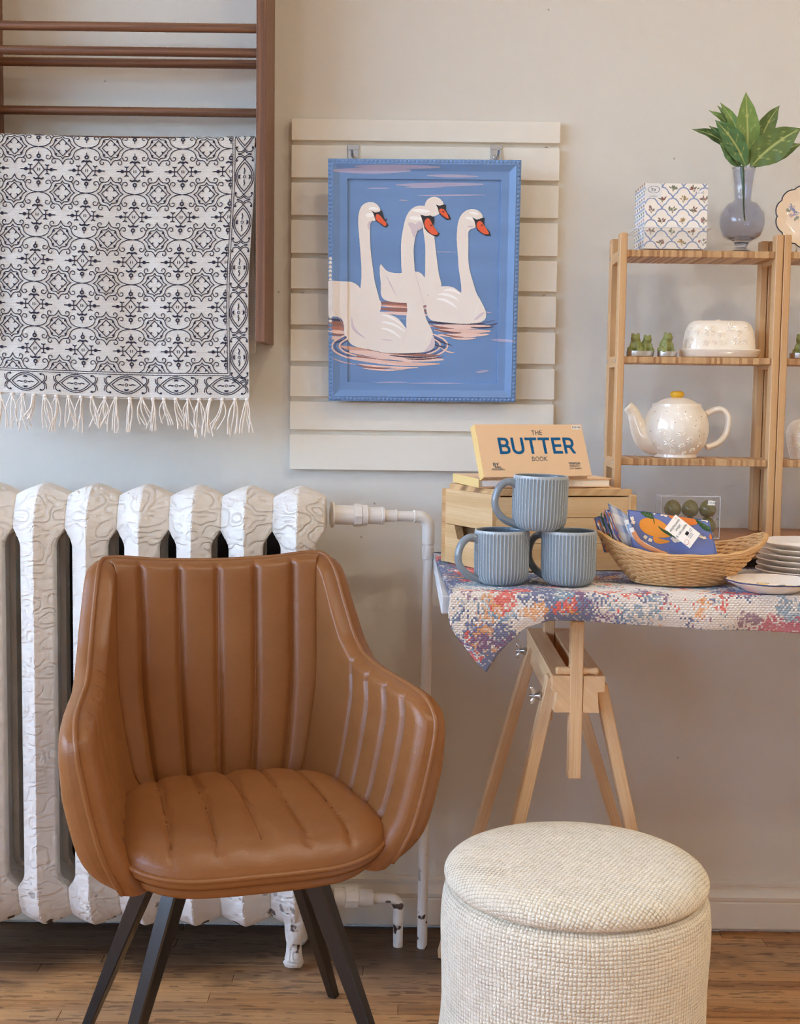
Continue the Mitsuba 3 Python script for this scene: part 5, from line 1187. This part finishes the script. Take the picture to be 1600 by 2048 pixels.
# ================================================================== ON THE TABLE
# ------------------------------------------------------------------ ribbed mugs
def mug(px, py, Y, z, label, hang, tilt=None, r=.0452, h=.0905):
    c = at(px, py, Y); t = thing('mug', label, 'mug', 'ribbed blue grey mugs stacked on the tablecloth')
    nr, per = 46, 8; n = nr * per; a = np.arange(n) * 2 * PI / n
    ph = (np.arange(n) % per) / per; rib = np.exp(-((ph - .5) / .17) ** 2)
    prof = np.array([(0, .002), (.030, .002), (.0315, .0002), (.0335, .0002), (.0365, .0022), (.0405, .0062), (.0432, .0115), (.0448, .019), (r, .030), (r + .0002, .06), (r + .0004, h - .006), (r + .0003, h - .0042), (r + .0002, h - .001), (r - .0008, h), (r - .0030, h - .001), (r - .0036, h - .004), (r - .0042, .02), (r - .010, .0075), (.02, .005), (0, .005)])
    prof = np.vstack([prof[:8], *[[[np.interp(s, prof[7:11, 1], prof[7:11, 0]), s]] for s in np.linspace(.022, h - .006, 10)], prof[11:]])
    d = np.array([0, 0, 0, .1, .5, 1, 1, 1] + [1] * 10 + [.05] + [0] * (len(prof) - 19)); k = len(prof)
    P_ = np.stack([np.cos(a)[:, None] * (prof[:, 0] + .0016 * (rib[:, None] - .5) * d), np.sin(a)[:, None] * (prof[:, 0] + .0016 * (rib[:, None] - .5) * d), np.broadcast_to(prof[:, 1], (n, k))], -1)
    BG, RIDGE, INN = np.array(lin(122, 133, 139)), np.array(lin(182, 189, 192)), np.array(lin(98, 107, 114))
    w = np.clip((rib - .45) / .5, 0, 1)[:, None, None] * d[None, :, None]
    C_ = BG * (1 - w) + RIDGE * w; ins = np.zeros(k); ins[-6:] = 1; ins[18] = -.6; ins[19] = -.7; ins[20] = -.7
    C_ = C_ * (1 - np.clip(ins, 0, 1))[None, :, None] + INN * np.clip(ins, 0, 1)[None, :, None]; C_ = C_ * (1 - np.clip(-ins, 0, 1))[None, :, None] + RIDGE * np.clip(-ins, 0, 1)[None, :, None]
    body = grid(P_, closed_u=True)
    A = TR(c[0], Y, z) @ (np.eye(4) if tilt is None else RY(tilt[0]) @ RX(tilt[1])) @ RZ(hang)
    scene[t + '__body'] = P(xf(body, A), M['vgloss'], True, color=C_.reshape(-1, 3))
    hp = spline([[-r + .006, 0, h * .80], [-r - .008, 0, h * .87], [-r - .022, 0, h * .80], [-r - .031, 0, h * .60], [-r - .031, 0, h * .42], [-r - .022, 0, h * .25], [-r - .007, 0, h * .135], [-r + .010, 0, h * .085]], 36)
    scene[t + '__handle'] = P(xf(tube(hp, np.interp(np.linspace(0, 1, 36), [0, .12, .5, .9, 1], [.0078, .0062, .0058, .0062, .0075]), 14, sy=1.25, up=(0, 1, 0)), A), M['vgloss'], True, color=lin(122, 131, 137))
    return c
MY = -.555
c1 = mug(1003, 1120, MY, TZ + .0004, 'ribbed blue grey mug at the lower left of the stack of three', .30)
c2 = mug(1137, 1120, MY + .004, TZ + .0004, 'ribbed blue grey mug at the lower right of the stack of three, nearest the basket', -.62)
c3 = mug(1079, 985, MY - .004, TZ + .0918, 'ribbed blue grey mug standing on top of the two lower mugs', .18, (.022, 0))
# ------------------------------------------------------------------ pine crate
M['pine'] = mat('pine', proc(wood_fn(lin(214, 180, 134), lin(200, 160, 110), lin(160, 110, 66), 0.10, 26., 1.4, 0.6, 0.25)), 0.5, 0.4)
CR = thing('pine_crate', 'pine crate with boarded sides and a lid, behind the stacked mugs, books on top', 'crate')
q1 = at(883, 1040, -.265); q2 = at(985, 1040, -.420); q3 = at(1272, 1040, -.375); q4 = np.array([q3[0] - .045, -.285, 0])
CZ0, CZ1 = TZ + .0006, at(985, 990, -.420)[2]
def panel(a, b, z0, z1, t, holder, poly=None, axis_u=True, off=0.):
    """an upright board from a to b (plan), between z0 and z1, t thick behind its face"""
    a, b = np.array(a[:2]), np.array(b[:2]); L = np.linalg.norm(b - a); e = (b - a) / L; n = np.array([e[1], -e[0]])
    g = poly(L) if poly else sg.box(.0006, z0, L - .0006, z1)
    m = trimesh.creation.extrude_polygon(g.buffer(-.0012).buffer(.0012, quad_segs=1), t, engine='earcut'); m = explode(m)
    _board[0] += 1; uv = np.stack([m.vertices[:, 0], m.vertices[:, 1] + m.vertices[:, 2] * .7 + 10 * _board[0]], 1)
    A = frame_to([a[0] - n[0] * (t - off), a[1] - n[1] * (t - off), 0], [e[0], e[1], 0], [0, 0, 1], [n[0], n[1], 0])
    put(CR + holder, mikit.ply(xf(m, A), M['pine'], False, uv=uv))
zs_ = at(930, 1052, -.33)[2]
H1 = CZ1 - CZ0
# left side: two boards, a grip hole cut from the lower one
panel(q1, q2, zs_, CZ1, .016, '__side_board')
def lower_left(L):
    return sg.box(.0006, CZ0, L - .0006, zs_ - .0012).difference(sg.Polygon([(L * .24, zs_ + .01), (L * .33, zs_ - .026), (L * .78, zs_ - .026), (L * .88, zs_ + .01)]))
panel(q1, q2, CZ0, zs_, .016, '__side_board', lower_left)
panel(q4, q1, CZ0, CZ1, .012, '__back_board'); panel(q3, q4, CZ0, CZ1, .012, '__side_board', off=0)
# front: three boards set between the ends
f2 = q2 + (q3 - q2) * .022; f3 = q3 - (q3 - q2) * .034
nb_ = [CZ0, CZ0 + H1 * .36, CZ0 + H1 * .70, CZ1 - .004]
for a_, b_ in zip(nb_[:-1], nb_[1:]): panel(f2, f3, a_ + .0004, b_ - .0004, .014, '__front_board', off=-.003)
panel(q3 - (q3 - q2) * .032, q3, CZ0, CZ1 - .005, .018, '__corner_post', off=.0015)
ctr = (q1 + q2 + q3 + q4) / 4
lid_pts = [(q1 * .93 + ctr * .07)[:2], (q2 * .965 + ctr * .035)[:2], (q3 * .955 + ctr * .045)[:2], (q4 * .93 + ctr * .07)[:2]]
m = trimesh.creation.extrude_polygon(sg.Polygon(lid_pts).buffer(-.002).buffer(.002), .0115, engine='earcut'); m = explode(move(m, 0, 0, CZ1 - .0015)); _board[0] += 1
put(CR + '__lid', mikit.ply(m, M['pine'], False, uv=np.stack([m.vertices[:, 0] * .6 + m.vertices[:, 1], m.vertices[:, 1] * .6 - m.vertices[:, 0] + m.vertices[:, 2] + 10 * _board[0]], 1)))
LZ = CZ1 + .010
for p_ in (q1, q2, q3): put(CR + '__screw', P(move(lathe([(0, .0015), (.003, .0012), (.0036, 0)], 12), *(p_ * .85 + ctr * .15)[:2], LZ), M['steel'], True))
# ------------------------------------------------------------------ books
COVER, INKB, GREYT = lin(222, 186, 146), lin(28, 88, 132), lin(84, 86, 92)
def book(label, A, w, h, t, key='book'):
    """cover in the xy plane of A, spine along the left edge, thickness behind it"""
    k = thing(key, label, 'book', 'books on the pine crate'); rev = sg.box(0, 0, 1, 1)
    cov = cat([boxb(0, w, 0, h, -.0022, 0, .0006), boxb(0, w, 0, h, -t, -t + .0022, .0006)])
    scene[k + '__front_cover'] = P(xf(boxb(0, w, 0, h, -.0022, 0, .0006), A), M['vsatin'], False, color=COVER)
    scene[k + '__back_cover'] = P(xf(boxb(0, w, 0, h, -t, -t + .0022, .0006), A), M['vsatin'], False, color=COVER)
    scene[k + '__spine'] = P(xf(boxb(-.0012, .0010, 0, h, -t, 0, .0006), A), M['vsatin'], False, color=lin(224, 190, 122))
    scene[k + '__pages'] = P(xf(boxb(.001, w - .003, .003, h - .003, -t + .0023, -.0023, .0002), A), M['vmatte'], False, color=lin(238, 230, 214))
    return k
by = .42; ex_ = np.array([math.cos(by), math.sin(by), 0]); nh = np.array([math.sin(by), -math.cos(by), 0]); lean = .42
ez_ = np.array([0, 0, 1.]) * math.cos(lean) - nh * math.sin(lean); en_ = np.cross(ex_, ez_)
bl_p = at(969, 955, Z=LZ + .0248)
br_p = at(1184, 949.5, bl_p[1] + .09); BWd = (br_p[0] - bl_p[0]) / ex_[0]; 
BHt = None
tlz = at(949, 848, bl_p[1] + .045)[2]; BHt = (tlz - bl_p[2]) / math.cos(lean)
Abk = frame_to(bl_p, ex_, ez_, en_)
B1 = book('tan butter cookbook leaning upright on the crate, large blue title on its cover', Abk, BWd, BHt, .0165)
tx = [text('THE', .0082, GREYT, BWd * .555, BHt * .835, .0002), text('BUTTER', .0290, INKB, BWd * .535, BHt * .585, .0002, True), text('BOOK', .0082, GREYT, BWd * .535, BHt * .335, .0002),
      text('BY', .0066, GREYT, BWd * .125, BHt * .235, .0002, True), text('ANNA', .0031, GREYT, BWd * .138, BHt * .185, .0002, True), text('STOCKWELL', .0031, GREYT, BWd * .138, BHt * .145, .0002, True),
      text('PREMIUM', .0036, GREYT, BWd * .855, BHt * .245, .0002, True), text('QUALITY', .0036, GREYT, BWd * .855, BHt * .195, .0002, True), text('(100 pages)', .0031, GREYT, BWd * .855, BHt * .145, .0002),
      flat(sg.box(BWd * .90, BHt * .905, BWd * .985, BHt * .975), lin(244, 240, 232), .0003), text('$29.95', .0036, lin(60, 60, 66), BWd * .942, BHt * .94, .0004, True)]
scene[B1 + '__cover_print'] = P(xf(cat([a for a, c in tx]), Abk), M['vmatte'], False, color=np.vstack([c for a, c in tx])); tagk(B1 + '__cover_print', 'blue and grey lettering THE BUTTER BOOK')
b2 = .26; e1 = np.array([math.cos(b2), math.sin(b2), 0]); e2 = np.array([-math.sin(b2), math.cos(b2), 0])
fl0 = at(958, 975, -.405); fl0[2] = LZ + .0175
Afl = frame_to(fl0, e1, e2, [0, 0, 1])
BW2 = (at(1222, 970, -.335)[0] - fl0[0]) / e1[0]
B2 = book('tan book lying flat on the crate lid under the leaning butter book', Afl, BW2, .155, .0165)
sp2 = [flat(sg.box(0.006, -.0135, .050, -.003), lin(244, 242, 236), .0003)]
A2 = frame_to(fl0 + np.array([0, 0, 0]) - e2 * .0004, e1, [0, 0, 1], -e2)
scene[B2 + '__white_panel'] = P(xf(cat([a for a, c in sp2]), A2), M['vmatte'], False, color=lin(244, 242, 236))
# rest the leaning book on the flat one
# ------------------------------------------------------------------ wicker basket
M['wicker'] = mat('wicker', proc(lambda p, n, uv: mix(lin(206, 160, 104), mix(lin(178, 126, 74), lin(222, 184, 132), noise(p.x * 160, p.z * 900, p.y * 160)), fbm(p.x * 60, p.y * 60, p.z * 300, 2))), 0.38, 0.5)
BK = thing('wicker_basket', 'boat-shaped honey wicker basket holding folded dish towels, right of the mugs', 'basket')
bkY = -.515; bkc = at(1357, 1150, bkY); bcx = bkc[0]; ub_ = (2.71 + bkY) / FPX
RX_, RY_ = 166 * ub_, .088
def rimh(th): return .050 + .029 * np.abs(np.cos(th)) ** 3.0
def bask(th, f, off=0.):
    """f 0 at the foot, 1 at the rim"""
    s = f ** .8; c_, s_ = np.cos(th), np.sin(th); sx = np.sign(c_) * np.abs(c_) ** .92
    rx = (88 * ub_) * (1 - s) + RX_ * s + off; ry = .052 * (1 - s) + RY_ * s + off
    cx_ = bcx + .004 * f
    return np.stack([cx_ + rx * sx, bkY + ry * s_, TZ + .002 + (rimh(th) ) * f], -1)
NST = 44
th = np.linspace(0, 2 * PI, NST * 6, endpoint=False)
NR = 17
for r_ in range(NR):
    f = (r_ + .5) / NR; ph = NST / 2 * th + PI * (r_ % 2)
    pth = bask(th, np.full(len(th), f) + .004 * np.sin(3 * th + r_), .0022 * np.sin(ph))
    put(BK + '__weaver', P(tube(pth, .0019, 6, closed=True, sy=1.45, up=(0, 0, 1)), M['wicker'], True))
for k in range(NST):
    t0 = 2 * PI * (k + .5) / NST; fs = np.linspace(-.02, 1.0, 12)
    put(BK + '__stake', P(tube(bask(np.full(12, t0), np.clip(fs, 0, 1)), .0012, 5), M['wicker'], True))
for k, (o, dz_) in enumerate(((.0014, .001), (-.0014, .0015), (.0, .0045), (.0024, .0040), (.0003, -.002))):
    p_ = bask(th, np.ones(len(th)), o + .0006 * np.sin(NST * .5 * th + k * 2)); p_[:, 2] += dz_ + .0006 * np.cos(NST * .5 * th + k * 2)
    put(BK + '__rim_strand', P(tube(p_, .0021, 6, closed=True), M['wicker'], True))
p_ = bask(th, np.zeros(len(th)), .002); p_[:, 2] = TZ + .0028; put(BK + '__foot_ring', P(tube(p_, .0024, 6, closed=True), M['wicker'], True))
bt = np.array([[bcx, bkY, TZ + .0032]]); pb = bask(th, np.full(len(th), .0)); pb[:, 2] = TZ + .0032
put(BK + '__woven_bottom', P(mesh(np.vstack([pb, bt]), [[len(th), j, (j + 1) % len(th)] for j in range(len(th))]), M['wicker'], False))
# ------------------------------------------------------------------ dish towels
M['towel'] = bumped('towel', lambda p, n, uv: noise(p.x * 1500, p.z * 1500, p.y * 1500), 0.0004, VC, 0.95, 0.1)
def sheet(C, top_col, t=.006, nx=40, nz=30, bend=.006, folds=3, seed=0, edge=None):
    """a folded towel: front face between four corners (TL, TR, BR, BL), several layers deep, rounded folds"""
    TL, TR_, BR, BL = [np.array(c, float) for c in C]; out, cols = [], []
    u, v = np.meshgrid(np.linspace(0, 1, nx), np.linspace(0, 1, nz), indexing='ij'); u, v = u[..., None], v[..., None]
    base = TL * (1 - u) * (1 - v) + TR_ * u * (1 - v) + BR * u * v + BL * (1 - u) * v
    n = np.cross(TR_ - TL, BL - TL); n /= np.linalg.norm(n); 
    if n[1] > 0: n = -n
    for k in range(folds):
        off = -n * t * k * 1.15; w = bend * (np.sin(u * 5 + seed + k) * (1 - v) + .5 * np.sin(v * 6 + u * 3 + seed))
        Pg = base + off + n * w + np.array([0, 0, -1.]) * (.0025 * k + .002 * u ** 3)
        e = np.minimum(np.minimum(u, 1 - u) * np.linalg.norm(TR_ - TL), v * np.linalg.norm(BL - TL)); rd = np.sqrt(np.clip(1 - (1 - np.clip(e / (t * .6), 0, 1)) ** 2, 0, 1))
        f_ = Pg + n * t * .5 * (rd - 1); b_ = Pg - n * t * .5 * (rd) - n * t * .0
        m = cat([grid(f_), grid(b_, flip=True)]); out.append(m)
        c = top_col(u[..., 0], v[..., 0]) if k == 0 else (edge if edge is not None else np.array(lin(222, 220, 214))) * np.ones((nx, nz, 3))
        cols.append(np.vstack([c.reshape(-1, 3), c.reshape(-1, 3)]))
    return out, cols, (TL, TR_, BR, BL, n, base)
# plaid towel
t1 = thing('dish_towel', 'folded blue and cream plaid dish towel in the basket, left of the orange print towel', 'towel', 'dish towels in the basket')
def plaid(u, v):
    a = np.clip(np.sin(u * 15 + 1.2) * 3, 0, 1); b = np.clip(np.sin(v * 17 + .4) * 3, 0, 1); thin = np.exp(-((u * 5 % 1 - .5) / .08) ** 2) * .5
    C = np.array(lin(232, 226, 214)); B_ = np.array(lin(122, 142, 178)); k = (.42 * a + .42 * b + .2 * thin)[..., None]; return C * (1 - k) + B_ * k
Yp = -.520
o, c, _ = sheet([at(1216, 1006, Yp), at(1262, 1036, Yp - .012), at(1312, 1110, Yp - .02), at(1240, 1112, Yp)], plaid, .007, folds=2, bend=.003, seed=2)
put(t1 + '__folded_cloth', P(cat(o), M['towel'], True, color=np.vstack(c)))
t2 = thing('dish_towel', 'rolled floral dish towel at the left end of the basket, blue with orange and green', 'towel', 'dish towels in the basket')
def floral(seed):
    def f(u, v):
        p = np.stack([u * 5 + seed, v * 5, u * 0], -1); C = np.array(lin(110, 122, 172)) * np.ones(u.shape + (3,))
        for s, th_, col in ((1, .60, lin(226, 134, 62)), (4, .64, lin(64, 92, 54)), (8, .66, lin(240, 230, 214))):
            k = (meshkit.fbm(p * 1.0, 2, s + seed) > th_)[..., None]; C = np.where(k, col, C)
        return C
    return f
for i, (x0, y0, x1, y1, xb, Y) in enumerate(((1188, 1037, 1200, 1030, 1222, -.505), (1199, 1027, 1213, 1022, 1236, -.512), (1209, 1018, 1222, 1024, 1246, -.520))):
    o, c, _ = sheet([at(x0, y0, Y), at(x1, y1, Y - .006), at(xb + 6, 1105, Y - .01), at(xb - 14, 1105, Y)], floral(i * 3 + 1), .006, 16, 24, .002, 2, i, lin(228, 222, 212))
    put(t2 + '__fold', P(cat(o), M['towel'], True, color=np.vstack(c)))
# orange print towel with its paper tag
t3 = thing('dish_towel', 'blue dish towel printed with oranges and leaves, white paper tag attached, in the basket', 'towel', 'dish towels in the basket')
Yo = -.548
ORG, ORG2, LEAFC, BLUC, BLOS = np.array(lin(232, 150, 62)), np.array(lin(226, 128, 58)), np.array(lin(58, 86, 52)), np.array(lin(116, 126, 172)), np.array(lin(242, 226, 200))
cor = [at(1255, 1020, Yo + .012), at(1418, 1038, Yo), at(1436, 1112, Yo - .012), at(1268, 1125, Yo - .012)]
o, c, (TL, TRc, BR, BL, nn, bs) = sheet(cor, lambda u, v: BLUC * np.ones(u.shape + (3,)), .007, 60, 44, .0025, 2, 1, lin(226, 222, 214))
# the print: flat shapes laid on the towel's face, in its own u (0..1), v (0..1)
def toface(m):
    u, v = m.vertices[:, 0:1], m.vertices[:, 1:2]; b = TL * (1 - u) * (1 - v) + TRc * u * (1 - v) + BR * u * v + BL * (1 - u) * v
    w = .0025 * (np.sin(u * 5 + 1) * (1 - v) + .5 * np.sin(v * 6 + u * 3 + 1)); return mesh(b + nn * (w + .0004) + np.array([0, 0, -1.]) * .002 * u ** 3 + nn * m.vertices[:, 2:3], m.faces)
ptw = []
def tw(poly, col, d):
    m = polymesh(poly.intersection(sg.box(.012, .012, .985, 1)))
    if m is None: return
    v, f = trimesh.remesh.subdivide_to_size(m.vertices, m.faces, .08); v[:, 2] = d; m = toface(mesh(v, f)); ptw.append((m, vcol(m, col)))
asp = np.linalg.norm(TRc - TL) / np.linalg.norm(BL - TL)
def E_(cx_, cy_, rx, ry, a=0): return sa.translate(sa.rotate(sa.scale(sg.Point(0, 0).buffer(1, quad_segs=6), rx, ry * asp), a), cx_, cy_)
uvp = lambda X, Y_: ((X - 437) / (1365 - 437), (Y_ - 232 - .11 * (X - 437)) / 600.)     # measured on a close view of the towel
def blob(pts, col, d): tw(smoothpoly([uvp(*p) for p in pts], 6), col, d)
blob([(600, 340), (680, 330), (770, 350), (860, 420), (900, 490), (890, 570), (800, 585), (690, 560), (590, 500), (548, 420), (560, 370)], ORG, .0002)
blob([(905, 270), (1000, 272), (1130, 300), (1215, 340), (1220, 400), (1100, 420), (960, 350), (905, 310)], ORG2, .0002)
blob([(1340, 560), (1380, 540), (1420, 570), (1440, 640), (1330, 640), (1322, 600)], ORG2, .0002)
blob([(700, 560), (760, 590), (870, 640), (760, 660), (690, 620)], ORG, .0002)
blob([(580, 262), (650, 262), (700, 270), (722, 310), (722, 345), (660, 330), (610, 300)], LEAFC, .0004)
blob([(760, 432), (820, 480), (930, 530), (1080, 590), (1165, 632), (1080, 640), (930, 590), (820, 520)], LEAFC, .0004)
blob([(1215, 320), (1260, 360), (1330, 420), (1380, 490), (1390, 525), (1310, 510), (1250, 440), (1222, 380)], LEAFC, .0004)
tw(sg.LineString([uvp(718, 330), uvp(724, 400)]).buffer(.005), LEAFC, .0005)
for x0, y0, x1, y1 in ((1230, 340, 1375, 505), (600, 275, 715, 325)):
    tw(sg.LineString([uvp(x0, y0), uvp(x1, y1)]).buffer(.003), np.array(lin(120, 140, 90)), .0006)
    for q in (.25, .5, .75): a_, b_ = uvp(x0 + (x1 - x0) * q, y0 + (y1 - y0) * q); tw(sg.LineString([(a_ - .02, b_ + .02), (a_, b_), (a_ + .015, b_ - .05)]).buffer(.003), np.array(lin(120, 140, 90)), .0006)
for X, Y_ in ((475, 335), (482, 378), (740, 265), (830, 282), (870, 295), (905, 605), (940, 625), (925, 640), (965, 640), (1230, 600), (1262, 618), (1300, 330), (1340, 345), (650, 600), (600, 560)):
    for k in range(4): a_ = k * PI / 2 + X; u0, v0 = uvp(X + 14 * math.cos(a_), Y_ + 14 * math.sin(a_)); tw(E_(u0, v0, .0125, .0125), BLOS, .0004)
put(t3 + '__folded_cloth', P(cat(o), M['towel'], True, color=np.vstack(c)))
put(t3 + '__orange_print', P(cat([m for m, c_ in ptw]), M['vmatte'], False, color=np.vstack([c_ for m, c_ in ptw])), 'printed oranges, dark leaves and small blossoms')
tgp = [at(*p, Yo - .016 + dy) for p, dy in (((1350.6, 1028), 0), ((1405.8, 1059.6), -.004), ((1383.9, 1090.6), -.012), ((1328.2, 1057.9), -.008))]
eu = tgp[0] - tgp[3]; TW = np.linalg.norm(eu); eu /= TW; ed = tgp[2] - tgp[3]; TH = np.linalg.norm(ed); ed -= eu * (ed @ eu); ed /= np.linalg.norm(ed)
Atg = frame_to(tgp[3], eu, -ed, np.cross(eu, -ed))
tagm = [(boxb(0, TW, -TH, 0, -.0004, 0, .0001), None)]
tl_ = [flat(sg.box(.0005, -TH + .0005, TW - .0005, -.0005).difference(sg.Point(TW * .82, -TH * .09).buffer(.0008)), lin(240, 234, 222), .0001), text('dishtowel', .0042, lin(60, 62, 72), TW * .5, -TH * .19, .0002), text('linge', .0042, lin(60, 62, 72), TW * .5, -TH * .32, .0002), text('à vaisselle', .0042, lin(60, 62, 72), TW * .5, -TH * .46, .0002),
       flat(sg.box(TW * .46, -TH * .70, TW * .66, -TH * .60), lin(30, 30, 34), .0002), flat(sg.Point(TW * .18, -TH * .80).buffer(.0042).difference(sg.Point(TW * .18, -TH * .80).buffer(.0036)), lin(196, 92, 92), .0002)]
for k in range(3): tl_.append(flat(sg.box(TW * .45, -TH * (.745 + .04 * k), TW * .75, -TH * (.73 + .04 * k)), lin(120, 120, 126), .0002))
for k in range(2): tl_.append(flat(sg.box(TW * .74, -TH * (.66 + .05 * k), TW * .90, -TH * (.64 + .05 * k)), lin(130, 130, 136), .0002))
put(t3 + '__paper_tag', P(xf(cat([m for m, c_ in tl_]), Atg), M['vmatte'], False, color=np.vstack([c_ for m, c_ in tl_])), 'white paper tag with printed lettering')
# loose folds of more towels between them
t4 = thing('dish_towel', 'white and pale blue dish towel folds peeking out below the orange print towel', 'towel', 'dish towels in the basket')
for i in range(4):
    x0 = 1252 + 5 * i; Y = -.556 - .004 * i
    e0 = spline([at(x0, 1040 + 8 * i, Y), at(x0 + 10, 1066 + 5 * i, Y - .004), at(x0 + 38, 1090 + 3 * i, Y - .008), at(x0 + 66, 1106 + i, Y - .008)], 20)
    put(t4 + '__fold', P(tube(e0, .0026, 8, sy=1.6), M['towel'], True, color=[lin(226, 224, 218), lin(150, 170, 196), lin(228, 226, 222), lin(206, 140, 96)][i]))
# ------------------------------------------------------------------ plates
PLC = lin(222, 210, 192)
psY = -.432; PR_ = .085; pcx = at(1513, 1120, psY)[0] + PR_
names = ['topmost', 'second', 'third', 'fourth', 'fifth', 'lowest']
for k in range(6):
    z = TZ + .0004 + .0098 * k; i = 5 - k; dx = [.0, .0015, .001, .003, .006, .0065][k]
    t = thing('plate', names[i] + ' plate of the stack of six cream plates by the right edge' if i not in (0, 5) else names[i] + ' cream plate in the stack of six by the right edge', 'plate', 'stacked cream plates')
    scene[t + '__dish'] = P(move(plate_mesh(PR_, 12, .02, .0125, .0028, .62), pcx + dx, psY, z), M['glaze_w'], 40)
lpY = -.600; LPR = .074; lpc = at(1452, 1160, lpY) + np.array([LPR, 0, 0])
LP = thing('lemon_plate', 'white scalloped plate with dark rim and painted lemons, in front of the plate stack', 'plate')
A = TR(lpc[0], lpY, TZ + .0004)
scene[LP + '__dish'] = P(xf(plate_mesh(LPR, 10, .05, .0155, .0028, .58), A), M['glaze_w'], 40)
scene[LP + '__rim_line'] = P(xf(rimline(LPR, 10, .05, .0155, .0028, .0012), A), M['vgloss'], True, color=lin(56, 58, 92))
lm = []
def lsp(x, y, rx, ry, a, c_, d=.0072): m = polymesh(sa.translate(sa.rotate(sa.scale(sg.Point(0, 0).buffer(1, quad_segs=5), rx, ry), a), x, y)); m.vertices[:, 2] = d; lm.append((m, vcol(m, c_)))
for x, y, a in ((-.022, -.012, 20), (.010, -.008, -15), (.030, .004, 30), (-.008, .022, 60)): lsp(x, y, .012, .0085, a, lin(226, 190, 62)); lsp(x + .002, y + .001, .006, .004, a, lin(238, 210, 110), .0074)
for x, y, a in ((-.006, -.006, 110), (-.002, -.016, 60), (.022, .016, 20), (-.020, .008, 150)): lsp(x, y, .0085, .003, a, lin(86, 100, 78))
lm.append(text('$14.00', .0045, lin(60, 62, 78), -.004, .034, .0072))
scene[LP + '__painted_lemons'] = P(xf(cat([m for m, c_ in lm]), A), M['vgloss'], False, color=np.vstack([c_ for m, c_ in lm]))
BX = thing('black_piece', 'small low black piece on the table in front of the riser, between basket and plates', 'tray')  # low black piece in front of the gap under the riser
scene[BX + '__body'] = P(tray(at(1440, 1140, -.37)[0], .615, -.372, -.345, TZ + .0006, .013, .001, lip=.002), M['blackm'], 30)
